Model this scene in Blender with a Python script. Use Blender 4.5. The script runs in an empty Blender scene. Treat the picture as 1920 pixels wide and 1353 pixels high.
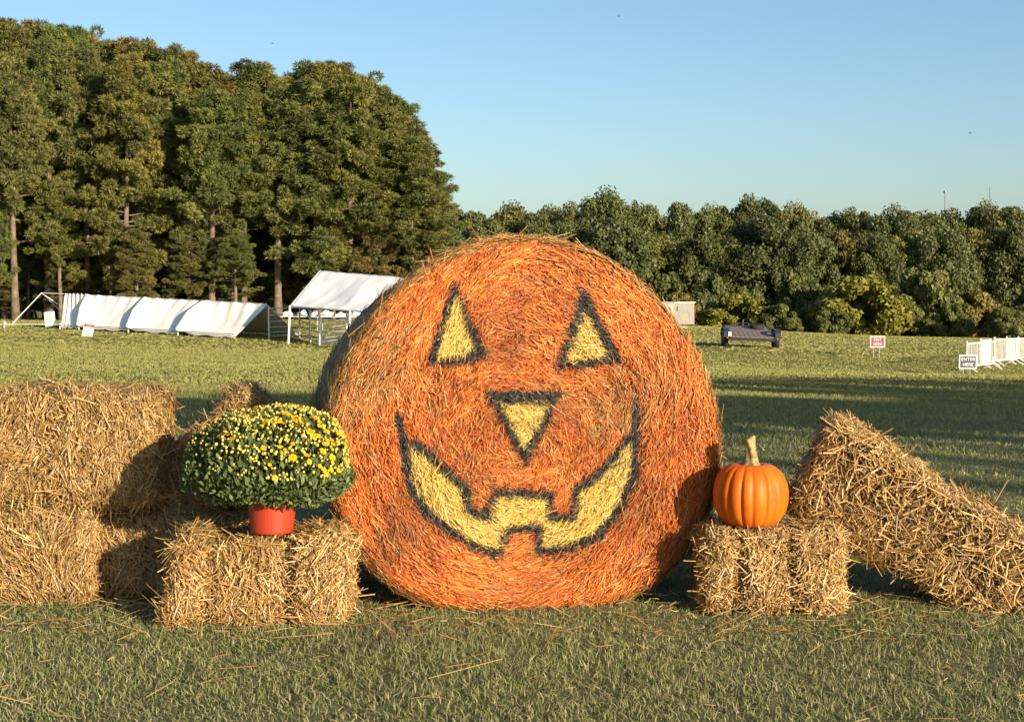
import bpy, math, random
import numpy as np
from mathutils import Vector, Matrix

scene = bpy.context.scene
COL = scene.collection
R = math.radians
rng = np.random.default_rng(7)
random.seed(7)

# ------------------------------------------------------------------ camera
F_PX, CX, CY = 2850.0, 960.0, 676.5
CAM_Z, PITCH = 1.6, R(2.85)
cam_d = bpy.data.cameras.new('camera')
cam_d.lens = 36.0 * F_PX / 1920.0
cam_d.sensor_width = 36.0
cam_d.clip_start = 0.05
cam_d.clip_end = 6000
cam = bpy.data.objects.new('camera', cam_d)
cam.location = (0, 0, CAM_Z)
cam.rotation_euler = (R(90) - PITCH, 0, 0)
COL.objects.link(cam)
scene.camera = cam

# ------------------------------------------------------------------ light
SUN_EL, SUN_AZ = R(13.5), R(180 - 41)          # azimuth clockwise from +Y
world = bpy.data.worlds.new('World')
scene.world = world
world.use_nodes = True
wn, wl = world.node_tree.nodes, world.node_tree.links
wn.clear()
sky = wn.new('ShaderNodeTexSky')
sky.sky_type = 'NISHITA'
sky.sun_disc = False
sky.sun_elevation = SUN_EL
sky.sun_rotation = SUN_AZ
sky.air_density = 1.0
sky.dust_density = 1.0
sky.ozone_density = 3.6
bg = wn.new('ShaderNodeBackground')
bg.inputs['Strength'].default_value = 0.105
wo = wn.new('ShaderNodeOutputWorld')
wb_ = wn.new('ShaderNodeMix'); wb_.data_type = 'RGBA'; wb_.blend_type = 'MULTIPLY'; wb_.inputs[0].default_value = 1.0
wb_.inputs[7].default_value = (1.0, 0.965, 0.93, 1)          # the camera's warm white balance, the same over the whole sky
wl.new(sky.outputs[0], wb_.inputs[6])
wl.new(wb_.outputs[2], bg.inputs[0])
wl.new(bg.outputs[0], wo.inputs[0])

sun_d = bpy.data.lights.new('sun', 'SUN')
sun_d.energy = 5.0
sun_d.angle = R(0.55)
sun_d.color = (1.0, 0.84, 0.62)
sun = bpy.data.objects.new('sun', sun_d)
SUN_DIR = Vector((math.sin(SUN_AZ) * math.cos(SUN_EL), math.cos(SUN_AZ) * math.cos(SUN_EL), math.sin(SUN_EL)))
sun.rotation_euler = (-SUN_DIR).to_track_quat('-Z', 'Y').to_euler()
sun.location = SUN_DIR * 100
COL.objects.link(sun)

scene.view_settings.view_transform = 'Standard'
scene.view_settings.look = 'None'
scene.view_settings.exposure = 0.9
scene.view_settings.gamma = 1.0
scene.view_settings.use_curve_mapping = False

# ------------------------------------------------------------------ helpers
_cp, _sp = math.cos(PITCH), math.sin(PITCH)
def at(px, py, Y):
    """world point at depth Y seen at photo pixel px, py"""
    a, b = (px - CX) / F_PX, -(py - CY) / F_PX
    dy, dz = _cp + b * _sp, -_sp + b * _cp
    t = Y / dy
    return Vector((a * t, Y, CAM_Z + dz * t))

def empty(name, loc=(0, 0, 0), rz=0.0, label=None, cat=None, group=None):
    o = bpy.data.objects.new(name, None)
    o.location = loc
    o.rotation_euler = (0, 0, rz)
    o.empty_display_size = 0.1
    COL.objects.link(o)
    return tag(o, label, cat, group)

def tag(o, label=None, cat=None, group=None, kind=None):
    if label: o['label'] = label
    if cat: o['category'] = cat
    if group: o['group'] = group
    if kind: o['kind'] = kind
    return o

def np_mesh(name, V, faces, col=None, smooth=False):
    """faces: list of integer arrays (n,k)"""
    V = np.ascontiguousarray(V, dtype=np.float32)
    me = bpy.data.meshes.new(name)
    me.vertices.add(len(V))
    me.vertices.foreach_set('co', V.ravel())
    faces = [np.asarray(f, dtype=np.int32) for f in faces if len(f)]
    idx = np.concatenate([f.ravel() for f in faces])
    sizes = np.concatenate([np.full(len(f), f.shape[1], dtype=np.int32) for f in faces])
    starts = np.zeros(len(sizes), dtype=np.int32)
    starts[1:] = np.cumsum(sizes)[:-1]
    me.loops.add(len(idx))
    me.loops.foreach_set('vertex_index', idx)
    me.polygons.add(len(sizes))
    me.polygons.foreach_set('loop_start', starts)
    me.polygons.foreach_set('loop_total', sizes)
    if smooth:
        me.polygons.foreach_set('use_smooth', np.ones(len(sizes), dtype=bool))
    if col is not None:
        ca = me.color_attributes.new('Col', 'FLOAT_COLOR', 'POINT')
        c4 = np.ones((len(V), 4), dtype=np.float32)
        c4[:, :3] = col
        ca.data.foreach_set('color', c4.ravel())
    me.update(calc_edges=True)
    return me

def obj(name, me, mat=None, parent=None, kind=None):
    o = bpy.data.objects.new(name, me)
    COL.objects.link(o)
    if mat and not me.materials: me.materials.append(mat)
    if parent: o.parent = parent
    if kind: o['kind'] = kind
    return o

class MB:
    """collects boxes, tubes and lathes into one mesh"""
    def __init__(s): s.V, s.Fc = [], []
    def add(s, verts, faces):
        k = len(s.V)
        s.V += [tuple(v) for v in verts]
        s.Fc += [[i + k for i in f] for f in faces]
        return s
    def box(s, c, size, M=None, bev=0.0):
        hx, hy, hz = size[0] / 2, size[1] / 2, size[2] / 2
        vs = [Vector((x, y, z)) for x in (-hx, hx) for y in (-hy, hy) for z in (-hz, hz)]
        if M is not None: vs = [M @ v for v in vs]
        c = Vector(c)
        return s.add([v + c for v in vs], [(0, 1, 3, 2), (4, 6, 7, 5), (0, 4, 5, 1), (2, 3, 7, 6), (0, 2, 6, 4), (1, 5, 7, 3)])
    def tube(s, pts, rad, n=6, cap=True):
        pts = [Vector(p) for p in pts]
        if not hasattr(rad, '__len__'): rad = [rad] * len(pts)
        vs, fs = [], []
        d0 = (pts[1] - pts[0]).normalized()
        up = Vector((0, 0, 1)) if abs(d0.z) < 0.9 else Vector((1, 0, 0))
        a = d0.cross(up).normalized()
        for i, p in enumerate(pts):
            d = (pts[min(i + 1, len(pts) - 1)] - pts[max(i - 1, 0)]).normalized()
            a = (a - d * a.dot(d)).normalized()
            b = d.cross(a)
            for k in range(n):
                t = 2 * math.pi * k / n
                vs.append(p + (a * math.cos(t) + b * math.sin(t)) * rad[i])
        for i in range(len(pts) - 1):
            for k in range(n):
                fs.append((i * n + k, i * n + (k + 1) % n, (i + 1) * n + (k + 1) % n, (i + 1) * n + k))
        if cap:
            fs.append(tuple(range(n - 1, -1, -1)))
            fs.append(tuple((len(pts) - 1) * n + k for k in range(n)))
        return s.add(vs, fs)
    def lathe(s, prof, c=(0, 0, 0), n=24, M=None):
        vs, fs = [], []
        for (r, z) in prof:
            for k in range(n):
                t = 2 * math.pi * k / n
                v = Vector((r * math.cos(t), r * math.sin(t), z))
                if M is not None: v = M @ v
                vs.append(v + Vector(c))
        for i in range(len(prof) - 1):
            for k in range(n):
                fs.append((i * n + k, i * n + (k + 1) % n, (i + 1) * n + (k + 1) % n, (i + 1) * n + k))
        return s.add(vs, fs)
    def build(s, name, mat, parent=None, smooth=False, kind=None):
        me = bpy.data.meshes.new(name)
        me.from_pydata(s.V, [], s.Fc)
        if smooth: me.polygons.foreach_set('use_smooth', np.ones(len(me.polygons), dtype=bool))
        me.update()
        return obj(name, me, mat, parent, kind)

def copy_tree(o, parent=None):
    c = o.copy()
    COL.objects.link(c)
    if parent: c.parent = parent
    for ch in [x for x in o.children]:
        copy_tree(ch, c)
    return c

def sines(P, seed, freq, n=6):
    """cheap smooth noise in about -1..1"""
    r = np.random.default_rng(seed)
    out = np.zeros(len(P))
    for _ in range(n):
        d = r.normal(size=P.shape[1]); d /= np.linalg.norm(d)
        out += np.sin(P @ d * freq * r.uniform(0.6, 1.6) + r.uniform(0, 6.28))
    return out / math.sqrt(n)

def unit(a):
    return a / (np.linalg.norm(a, axis=-1, keepdims=True) + 1e-9)

# ------------------------------------------------------------------ materials
def mat_new(name):
    m = bpy.data.materials.new(name)
    m.use_nodes = True
    nt = m.node_tree
    return m, nt, nt.nodes, nt.links, nt.nodes['Principled BSDF']

def mat_plain(name, col, rough=0.6, metal=0.0, noise=0.0, nscale=20.0, bump=0.0, bscale=60.0, spec=0.5):
    m, nt, n, l, p = mat_new(name)
    p.inputs['Roughness'].default_value = rough
    p.inputs['Metallic'].default_value = metal
    p.inputs['Specular IOR Level'].default_value = spec
    p.inputs['Base Color'].default_value = (*col, 1)
    tc = n.new('ShaderNodeTexCoord')
    if noise > 0:
        nz = n.new('ShaderNodeTexNoise'); nz.inputs['Scale'].default_value = nscale; nz.inputs['Detail'].default_value = 6
        rp = n.new('ShaderNodeValToRGB')
        rp.color_ramp.elements[0].position = 0.3; rp.color_ramp.elements[1].position = 0.7
        rp.color_ramp.elements[0].color = (*[c * (1 - noise) for c in col], 1)
        rp.color_ramp.elements[1].color = (*[min(1, c * (1 + noise)) for c in col], 1)
        l.new(tc.outputs['Object'], nz.inputs['Vector']); l.new(nz.outputs[0], rp.inputs[0]); l.new(rp.outputs[0], p.inputs['Base Color'])
    if bump > 0:
        nb = n.new('ShaderNodeTexNoise'); nb.inputs['Scale'].default_value = bscale; nb.inputs['Detail'].default_value = 5
        b = n.new('ShaderNodeBump'); b.inputs['Strength'].default_value = bump; b.inputs['Distance'].default_value = 0.01
        l.new(tc.outputs['Object'], nb.inputs['Vector']); l.new(nb.outputs[0], b.inputs['Height']); l.new(b.outputs[0], p.inputs['Normal'])
    return m

def mat_attr(name, rough=0.55, spec=0.4, transl=0.0, tint=False):
    """colour from the Col attribute, optionally times the object's own colour, with translucency for leaves"""
    m, nt, n, l, p = mat_new(name)
    at_ = n.new('ShaderNodeAttribute'); at_.attribute_name = 'Col'
    src = at_.outputs['Color']
    if tint:
        oi = n.new('ShaderNodeObjectInfo')
        mx = n.new('ShaderNodeMix'); mx.data_type = 'RGBA'; mx.blend_type = 'MULTIPLY'
        mx.inputs[0].default_value = 1.0
        l.new(src, mx.inputs[6]); l.new(oi.outputs['Color'], mx.inputs[7])
        src = mx.outputs[2]
    l.new(src, p.inputs['Base Color'])
    p.inputs['Roughness'].default_value = rough
    p.inputs['Specular IOR Level'].default_value = spec
    if transl > 0:
        tr = n.new('ShaderNodeBsdfTranslucent')
        l.new(src, tr.inputs['Color'])
        ms = n.new('ShaderNodeMixShader'); ms.inputs[0].default_value = transl
        out = n['Material Output']
        l.new(p.outputs[0], ms.inputs[1]); l.new(tr.outputs[0], ms.inputs[2]); l.new(ms.outputs[0], out.inputs['Surface'])
    return m

M_STRAW = mat_attr('straw_stalks', 0.42, 0.45, 0.08)
M_PAINTED = mat_attr('painted_straw_stalks', 0.5, 0.35)
M_NEEDLE = mat_attr('pine_needles', 0.55, 0.25, 0.2, True)
M_LEAF = mat_attr('tree_leaves', 0.5, 0.25, 0.2, True)
M_GRASS = mat_attr('grass_blades', 0.5, 0.3, 0.3)
M_MUM = mat_attr('mum_leaves', 0.5, 0.35, 0.15)
M_PETAL = mat_attr('mum_petals', 0.55, 0.2, 0.2)
M_BARK = mat_plain('pine_bark', (0.155, 0.112, 0.082), 0.9, noise=0.45, nscale=3.0, bump=0.6, bscale=12)
M_BARK2 = mat_plain('grey_bark', (0.17, 0.14, 0.11), 0.9, noise=0.35, nscale=3.0)
M_CANVAS = mat_plain('white_canvas', (0.86, 0.82, 0.71), 0.75, noise=0.05, nscale=1.2, bump=0.25, bscale=5, spec=0.2)
M_CANVAS2 = mat_plain('white_vinyl_canopy', (0.82, 0.81, 0.78), 0.5, noise=0.04, nscale=1.0, bump=0.25, bscale=5)
M_STEEL = mat_plain('galvanised_steel', (0.55, 0.55, 0.53), 0.45, 0.4, noise=0.12, nscale=8)
M_WHITE = mat_plain('white_paint', (0.78, 0.76, 0.70), 0.5, noise=0.06, nscale=6)
M_DARKMETAL = mat_plain('black_trailer_paint', (0.03, 0.03, 0.035), 0.4, noise=0.3, nscale=6)
M_RUBBER = mat_plain('tyre_rubber', (0.02, 0.02, 0.02), 0.85, noise=0.3, nscale=30)
M_PLANK = mat_plain('weathered_planks', (0.19, 0.15, 0.12), 0.8, noise=0.35, nscale=9)
M_POT = mat_plain('red_plastic_pot', (0.40, 0.042, 0.017), 0.42, noise=0.06, nscale=8)
M_RED = mat_plain('sign_red', (0.24, 0.02, 0.02), 0.5, noise=0.04, nscale=5)
M_NAVY = mat_plain('sign_navy', (0.018, 0.022, 0.05), 0.5, noise=0.04, nscale=5)
M_SIGNW = mat_plain('sign_white', (0.80, 0.78, 0.73), 0.5, noise=0.03, nscale=5)
M_SIGNGREY = mat_plain('sign_grey_print', (0.50, 0.47, 0.40), 0.6, noise=0.25, nscale=14)
M_DARKINK = mat_plain('dark_print', (0.07, 0.06, 0.05), 0.6)
M_BOXL = mat_plain('cream_trailer_skin', (0.80, 0.76, 0.63), 0.45, noise=0.04, nscale=3)
M_BOXR = mat_plain('grey_beige_trailer_skin', (0.25, 0.23, 0.19), 0.5, noise=0.06, nscale=3)
M_ORANGEINK = mat_plain('orange_print', (0.55, 0.25, 0.12), 0.6)
M_BLUEINK = mat_plain('blue_grey_print', (0.22, 0.23, 0.28), 0.6)
M_MAST = mat_plain('dull_mast_steel', (0.17, 0.19, 0.22), 0.6)
M_TWINE = mat_plain('baling_twine', (0.30, 0.17, 0.06), 0.8)
M_LAMPRED = mat_plain('red_tail_lens', (0.35, 0.05, 0.02), 0.3)

# ------------------------------------------------------------------ terrain
_S = []
def _sp_(px, py, d): p = at(px, py, d); _S.append((p.x, p.y, p.z))
for x in (-30, -12, -4, 0, 4, 12, 30):
    for y in (-30, 0, 6, 11): _S.append((x, y, 0.0))
for x, z in ((-14, -0.16), (-5, -0.22), (3, -0.28), (9, -0.33), (18, -0.38)): _S.append((x, 24, z))
for x, z in ((-20, -0.38), (-8, -0.6), (3, -0.75), (11, -0.85), (24, -1.0)): _S.append((x, 42, z))
_sp_(113, 617, 78); _sp_(440, 636, 71.3); _sp_(540, 645, 69); _sp_(700, 652, 69)
_sp_(0, 601, 97); _sp_(300, 601, 97); _sp_(620, 600, 97); _sp_(900, 606, 103)
_sp_(1300, 611, 110); _sp_(1540, 629, 110); _sp_(1700, 632, 110); _sp_(1960, 637, 112)
_sp_(1365, 650, 66); _sp_(1455, 653, 66); _sp_(1640, 671, 62); _sp_(1815, 708, 54.5); _sp_(1918, 679, 68)
for x, y, z in ((-60, 60, -0.3), (-70, 100, -0.6), (60, 60, -2.0), (75, 110, -3.0), (-60, 140, -1.5), (-30, 150, -2.0),
                (0, 150, -4.2), (25, 150, -5.0), (50, 150, -5.5), (80, 150, -6), (-80, 200, -3), (0, 200, -6), (80, 200, -7)):
    _S.append((x, y, z))
_S = np.array(_S)
_C = _S[:, :2] / 40.0
def _tps(r): return np.where(r > 1e-9, r * r * np.log(np.maximum(r, 1e-9)), 0.0)
_n = len(_C)
_A = np.zeros((_n + 3, _n + 3))
_A[:_n, :_n] = _tps(np.linalg.norm(_C[:, None] - _C[None], axis=2)) + np.eye(_n) * 2e-4
_A[:_n, _n] = 1; _A[:_n, _n + 1:] = _C; _A[_n, :_n] = 1; _A[_n + 1:, :_n] = _C.T
_W = np.linalg.solve(_A, np.concatenate([_S[:, 2], np.zeros(3)]))
def gz_np(x, y):
    x = np.asarray(x, float); y = np.asarray(y, float)
    q = np.stack([np.clip(x, -85, 85), np.clip(y, -35, 205)], -1) / 40.0
    sh = q.shape[:-1]; q = q.reshape(-1, 2)
    z = np.zeros(len(q))
    for i in range(0, len(q), 20000):
        k = q[i:i + 20000]
        z[i:i + 20000] = _tps(np.linalg.norm(k[:, None] - _C[None], axis=2)) @ _W[:_n] + _W[_n] + k @ _W[_n + 1:]
    z = z.reshape(sh)
    t = np.clip((y - 9) / 9, 0, 1); t = t * t * (3 - 2 * t)
    far = np.clip((y - 205) / 600, 0, 1)
    return np.where(y < 205, z * t, z * t - 6 * far)
def gz(x, y): return float(gz_np(np.array([x]), np.array([y]))[0])

u = np.linspace(-1, 1, 181); gx = np.sinh(u * 5.6) / math.sinh(5.6) * 3000
v = np.linspace(0, 1, 220); gy = np.concatenate([np.linspace(-60, 4, 17)[:-1], 4 + 146 * (v ** 1.7), np.geomspace(153, 4000, 26)])
GX, GY = np.meshgrid(gx, gy)
GZ = gz_np(GX, GY)
V = np.stack([GX.ravel(), GY.ravel(), GZ.ravel()], -1)
nx, ny = len(gx), len(gy)
I = np.arange(nx * ny).reshape(ny, nx)
Q = np.stack([I[:-1, :-1].ravel(), I[:-1, 1:].ravel(), I[1:, 1:].ravel(), I[1:, :-1].ravel()], -1)

m, nt, n, l, p = mat_new('field_ground')
tc = n.new('ShaderNodeTexCoord')
def noise_node(scale, detail=6, rough=0.6, vec=None):
    z = n.new('ShaderNodeTexNoise'); z.inputs['Scale'].default_value = scale; z.inputs['Detail'].default_value = detail
    z.inputs['Roughness'].default_value = rough
    l.new(vec or tc.outputs['Object'], z.inputs['Vector']); return z
n1 = noise_node(0.16); n2 = noise_node(2.2); n3 = noise_node(34, 8, 0.7)
mp = n.new('ShaderNodeMapping'); mp.inputs['Scale'].default_value = (0.12, 1.1, 1)
l.new(tc.outputs['Object'], mp.inputs['Vector'])
n4 = noise_node(0.55, 5, 0.6, mp.outputs[0])
def ramp(src, stops):
    r = n.new('ShaderNodeValToRGB')
    while len(r.color_ramp.elements) < len(stops): r.color_ramp.elements.new(0.5)
    for e, (pos, c) in zip(r.color_ramp.elements, stops): e.position = pos; e.color = (*c, 1)
    l.new(src, r.inputs[0]); return r
def mix(f, a, b, mode='MIX'):
    x = n.new('ShaderNodeMix'); x.data_type = 'RGBA'; x.blend_type = mode
    if isinstance(f, float): x.inputs[0].default_value = f
    else: l.new(f, x.inputs[0])
    l.new(a, x.inputs[6]); l.new(b, x.inputs[7]); return x.outputs[2]
ra = ramp(n4.outputs[0], [(0.32, (0.17, 0.185, 0.045)), (0.55, (0.24, 0.22, 0.065)), (0.72, (0.31, 0.26, 0.10))])
rb = ramp(n1.outputs[0], [(0.3, (0.16, 0.18, 0.04)), (0.7, (0.29, 0.255, 0.085))])
rc = ramp(n2.outputs[0], [(0.25, (0.62, 0.64, 0.6)), (0.75, (1.15, 1.12, 1.05))])
rd = ramp(n3.outputs[0], [(0.3, (0.6, 0.6, 0.56)), (0.7, (1.3, 1.28, 1.2))])
c0 = mix(0.5, ra.outputs[0], rb.outputs[0])
c0 = mix(0.8, c0, rc.outputs[0], 'MULTIPLY')
c0 = mix(0.8, c0, rd.outputs[0], 'MULTIPLY')
sx_ = n.new('ShaderNodeSeparateXYZ'); l.new(tc.outputs['Object'], sx_.inputs[0])
mr_ = n.new('ShaderNodeMapRange'); mr_.inputs[1].default_value = 8; mr_.inputs[2].default_value = 30
l.new(sx_.outputs['Y'], mr_.inputs[0])
nth_ = noise_node(3.2, 6, 0.7)
rth = ramp(nth_.outputs[0], [(0.25, (0.19, 0.195, 0.095)), (0.55, (0.27, 0.265, 0.135)), (0.8, (0.36, 0.32, 0.18))])
cth = mix(0.7, rth.outputs[0], rd.outputs[0], 'MULTIPLY')
c0 = mix(mr_.outputs[0], cth, c0)
l.new(c0, p.inputs['Base Color'])
p.inputs['Roughness'].default_value = 0.95
p.inputs['Specular IOR Level'].default_value = 0.1
bm = n.new('ShaderNodeBump'); bm.inputs['Strength'].default_value = 1.0; bm.inputs['Distance'].default_value = 0.06
l.new(n3.outputs[0], bm.inputs['Height']); l.new(bm.outputs[0], p.inputs['Normal'])
ground = obj('ground', np_mesh('ground', V, [Q], smooth=True), m, kind='structure')

# ------------------------------------------------------------------ grass
def grass_blades(x, y, h, w, lean, col):
    k = len(x)
    B = np.stack([x, y, gz_np(x, y) - 0.004], -1)
    az = rng.uniform(0, 6.283, k)
    la = rng.uniform(0, 6.283, k)
    lean = np.abs(rng.normal(0.75, 0.5, k))
    side = np.stack([-np.sin(la + 0.6 * np.cos(az)), np.cos(la + 0.6 * np.cos(az)), 0.35 * np.sin(az)], -1)
    ld = np.stack([np.cos(la), np.sin(la), np.zeros(k)], -1)
    up = np.array([0, 0, 1.0])
    cv = rng.normal(0.15, 0.3, k)
    m1 = B + up * (h * 0.45 / (1 + 0.3 * lean))[:, None] + ld * (lean * h * 0.25)[:, None]
    tip = m1 + up * (h * (0.57 - 0.35 * np.minimum(lean, 1.6) - 0.1 * cv))[:, None] + ld * (lean * h * 0.75 + cv * h * 0.3)[:, None] + side * (rng.normal(0, 0.25, k) * h)[:, None]
    hw = side * (w / 2)[:, None]
    V = np.stack([B, m1 - hw, m1 + hw, tip], 1).reshape(-1, 3)
    o = np.arange(k)[:, None] * 4
    t = np.concatenate([o + np.array([[0, 2, 1]]), o + np.array([[1, 2, 3]])])
    return V, None, t, np.repeat(col, 4, axis=0)

def wedge(k, d0, d1, pw=1.0):
    uu = rng.uniform(0, 1, k)
    if pw == 0:   d = np.exp(math.log(d0) + uu * (math.log(d1) - math.log(d0)))
    else:         d = (d0 ** 2 + uu * (d1 ** 2 - d0 ** 2)) ** 0.5
    x = rng.uniform(-1, 1, k) * (0.36 * d + 0.8)
    return x, d

def grass_col(x, y, dry):
    k = len(x)
    P = np.stack([x, y], -1)
    pat = sines(P, 5, 1.6) * 0.5 + sines(P * np.array([0.25, 1.0]), 9, 0.9) * 0.5
    far = np.clip((y - 9) / 20, 0, 1)[:, None]
    g = rng.uniform(0, 1, k) * (1 - 0.75 * far[:, 0]) + 0.37 * far[:, 0]
    base = (np.array([0.19, 0.235, 0.072]) * (1 - far) + np.array([0.165, 0.195, 0.048]) * far) * (0.72 + 0.6 * g[:, None])
    yel = (np.array([0.37, 0.33, 0.14]) * (1 - far) + np.array([0.34, 0.305, 0.095]) * far) * (0.8 + 0.4 * g[:, None])
    t = np.clip(dry + 0.22 * pat + rng.normal(0, 0.28, k) * (1 - 0.6 * far[:, 0]), 0, 1)[:, None]
    c = base * (1 - t) + yel * t
    br = rng.uniform(0, 1, k) < 0.16 * (1 - far[:, 0]) + 0.02
    c[br] = np.array([0.40, 0.33, 0.21]) * rng.uniform(0.6, 1.1, (br.sum(), 1))
    bare = (sines(P, 13, 2.4) + sines(P, 14, 6.0) * 0.6 < -1.6)
    c[bare] = c[bare] * 0.5 + np.array([0.20, 0.165, 0.11]) * 0.5
    return c

def grass_shards(x, y, h, w, lean, col):
    k = len(x)
    B = np.stack([x, y, gz_np(x, y) - 0.006], -1)
    az = rng.normal(0, 0.8, k) + 0.35
    side = np.stack([np.cos(az), np.sin(az), np.zeros(k)], -1) * (w / 2)[:, None]
    la = rng.uniform(0, 6.283, k)
    tip = B + np.stack([np.cos(la) * lean * h, np.sin(la) * lean * h, h], -1)
    V = np.stack([B - side, B + side, tip], 1).reshape(-1, 3)
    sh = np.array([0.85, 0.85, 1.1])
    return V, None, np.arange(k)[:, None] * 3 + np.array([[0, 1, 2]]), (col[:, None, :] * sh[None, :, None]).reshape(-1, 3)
gv, gq, gt, gc, off = [], [], [], [], 0
for (k, d0, d1, hh, ww, dry, fn) in ((260000, 5.2, 9.3, (0.018, 0.06), (0.0028, 0.006), 0.30, grass_blades),
                                 (110000, 9.3, 15, (0.02, 0.055), (0.005, 0.010), 0.32, grass_blades),
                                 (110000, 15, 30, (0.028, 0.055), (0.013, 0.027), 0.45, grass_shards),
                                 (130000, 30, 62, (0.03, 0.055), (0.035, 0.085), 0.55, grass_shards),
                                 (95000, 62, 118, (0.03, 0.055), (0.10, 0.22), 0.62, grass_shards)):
    x, y = wedge(k, d0, d1)
    P = np.stack([x, y], -1)
    keep = rng.uniform(0, 1, k) < np.clip(0.8 + 0.3 * sines(P, 3, 7.0), 0.3, 1)
    x, y = x[keep], y[keep]; k = len(x)
    h = rng.uniform(*hh, k) * (1 + 0.25 * sines(np.stack([x, y], -1), 8, 3.0)); w = rng.uniform(*ww, k)
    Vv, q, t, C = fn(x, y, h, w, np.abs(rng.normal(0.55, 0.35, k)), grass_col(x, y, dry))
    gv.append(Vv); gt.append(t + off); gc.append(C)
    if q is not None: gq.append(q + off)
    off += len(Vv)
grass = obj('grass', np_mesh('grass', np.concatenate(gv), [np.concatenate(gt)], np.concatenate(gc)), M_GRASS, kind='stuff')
tag(grass, 'short mown green and yellowing grass covering the whole field', 'grass')

# ------------------------------------------------------------------ trees
def kite_leaves(base, tip, side, w, col, wpos=0.55):
    midp = base + (tip - base) * wpos
    V = np.stack([base, midp + side * (w / 2)[:, None], tip, midp - side * (w / 2)[:, None]], 1).reshape(-1, 3)
    q = np.arange(len(base))[:, None] * 4 + np.array([[0, 1, 2, 3]])
    return V, q, np.repeat(col, 4, axis=0)

def tri_leaves(base, tip, side, w, col):
    hs = side * (w * 0.5)[:, None]
    V = np.stack([base - hs, base + hs, tip], 1).reshape(-1, 3)
    return V, np.arange(len(base))[:, None] * 3 + np.array([[0, 1, 2]]), np.repeat(col, 3, axis=0)

def rand_dirs(r, k):
    return unit(r.normal(size=(k, 3)))

def pine_proto(seed, H=17.0, base_frac=0.2, rad=3.3, nl=88, sprays=150):
    r = np.random.default_rng(seed)
    tp = []
    bx, by = r.normal(0, 0.25), r.normal(0, 0.25)
    for i in range(9):
        t = i / 8
        tp.append((bx * t * t + 0.06 * math.sin(3 * t + seed), by * t * t + 0.06 * math.cos(4 * t + seed), H * 0.97 * t))
    tr = [0.25 * (1 - 0.82 * i / 8) * (1.25 if i == 0 else 1) for i in range(9)]
    trunk = MB().tube(tp, tr, 10)
    def trunk_at(z):
        t = min(max(z / (H * 0.97), 0), 1) * 8; i = min(int(t), 7); f = t - i
        return Vector(tp[i]).lerp(Vector(tp[i + 1]), f)
    limbs = MB()
    pc, pr, pk = [], [], []
    for i in range(nl):
        t = ((i + 0.5) / nl) ** 0.85
        z = H * (base_frac + (1 - base_frac) * t) + r.normal(0, 0.3)
        z = min(z, H * 0.965)
        env = (1 - t) ** 0.62 * (0.62 + 0.38 * min(1, t / 0.18)) if t < 0.999 else 0
        ln = rad * env * r.uniform(0.6, 1.12) + 0.25
        if t < 0.25 and r.uniform() < 0.35: continue
        az = i * 2.4 + r.normal(0, 0.4)
        o = trunk_at(z)
        e = o + Vector((math.cos(az) * ln, math.sin(az) * ln, ln * r.uniform(-0.05, 0.35)))
        mdl = o.lerp(e, 0.5) + Vector((0, 0, -0.06 * ln))
        limbs.tube([o, mdl, e], [0.055 * (1.2 - t), 0.035 * (1.2 - t), 0.012], 4, False)
        cc = r.normal(0, 1)
        for f in (0.42, 0.72, 1.0):
            if ln < 1.2 and f < 0.5: continue
            c = o.lerp(e, f + r.normal(0, 0.06))
            pc.append((c.x + r.normal(0, 0.25), c.y + r.normal(0, 0.25), c.z + 0.2 + r.normal(0, 0.32)))
            pr.append(r.uniform(0.38, 0.68)); pk.append(cc + r.normal(0, 0.5))
        if ln > 1.6:
            for _ in range(2):
                c = o.lerp(e, r.uniform(0.5, 0.95)); sd = r.choice((-1, 1)) * r.uniform(0.4, 0.8)
                pc.append((c.x - math.sin(az) * sd, c.y + math.cos(az) * sd, c.z + 0.15)); pr.append(r.uniform(0.34, 0.58)); pk.append(cc + r.normal(0, 0.5))
    pc, pr, pk = np.array(pc), np.array(pr), np.array(pk)
    ids = np.repeat(np.arange(len(pc)), sprays)
    d = rand_dirs(r, len(ids)); d[:, 2] = d[:, 2] * 0.85 + 0.22; d = unit(d)
    rr = pr[ids][:, None]
    sq = np.array([1, 1, 0.85])
    base = pc[ids] + d * sq * rr * r.uniform(0.35, 0.75, (len(ids), 1))
    tip = base + unit(d + r.normal(0, 0.35, d.shape)) * r.uniform(0.15, 0.29, (len(ids), 1))
    side = unit(np.cross(d, r.normal(size=d.shape)))
    col = np.array([0.132, 0.145, 0.044])[None] * np.clip(1 + 0.18 * pk[ids] + r.normal(0, 0.22, len(ids)), 0.35, 2.0)[:, None]
    warm = np.clip(0.35 + 0.3 * pk[ids] + r.normal(0, 0.25, len(ids)), 0, 1)[:, None]
    col = col * (1 - warm) + col * np.array([1.22, 1.02, 0.88]) * warm
    V, q, C = tri_leaves(base, tip, side, r.uniform(0.045, 0.095, len(ids)), col)
    return trunk, limbs, np_mesh('crown', V, [q], C)

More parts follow.
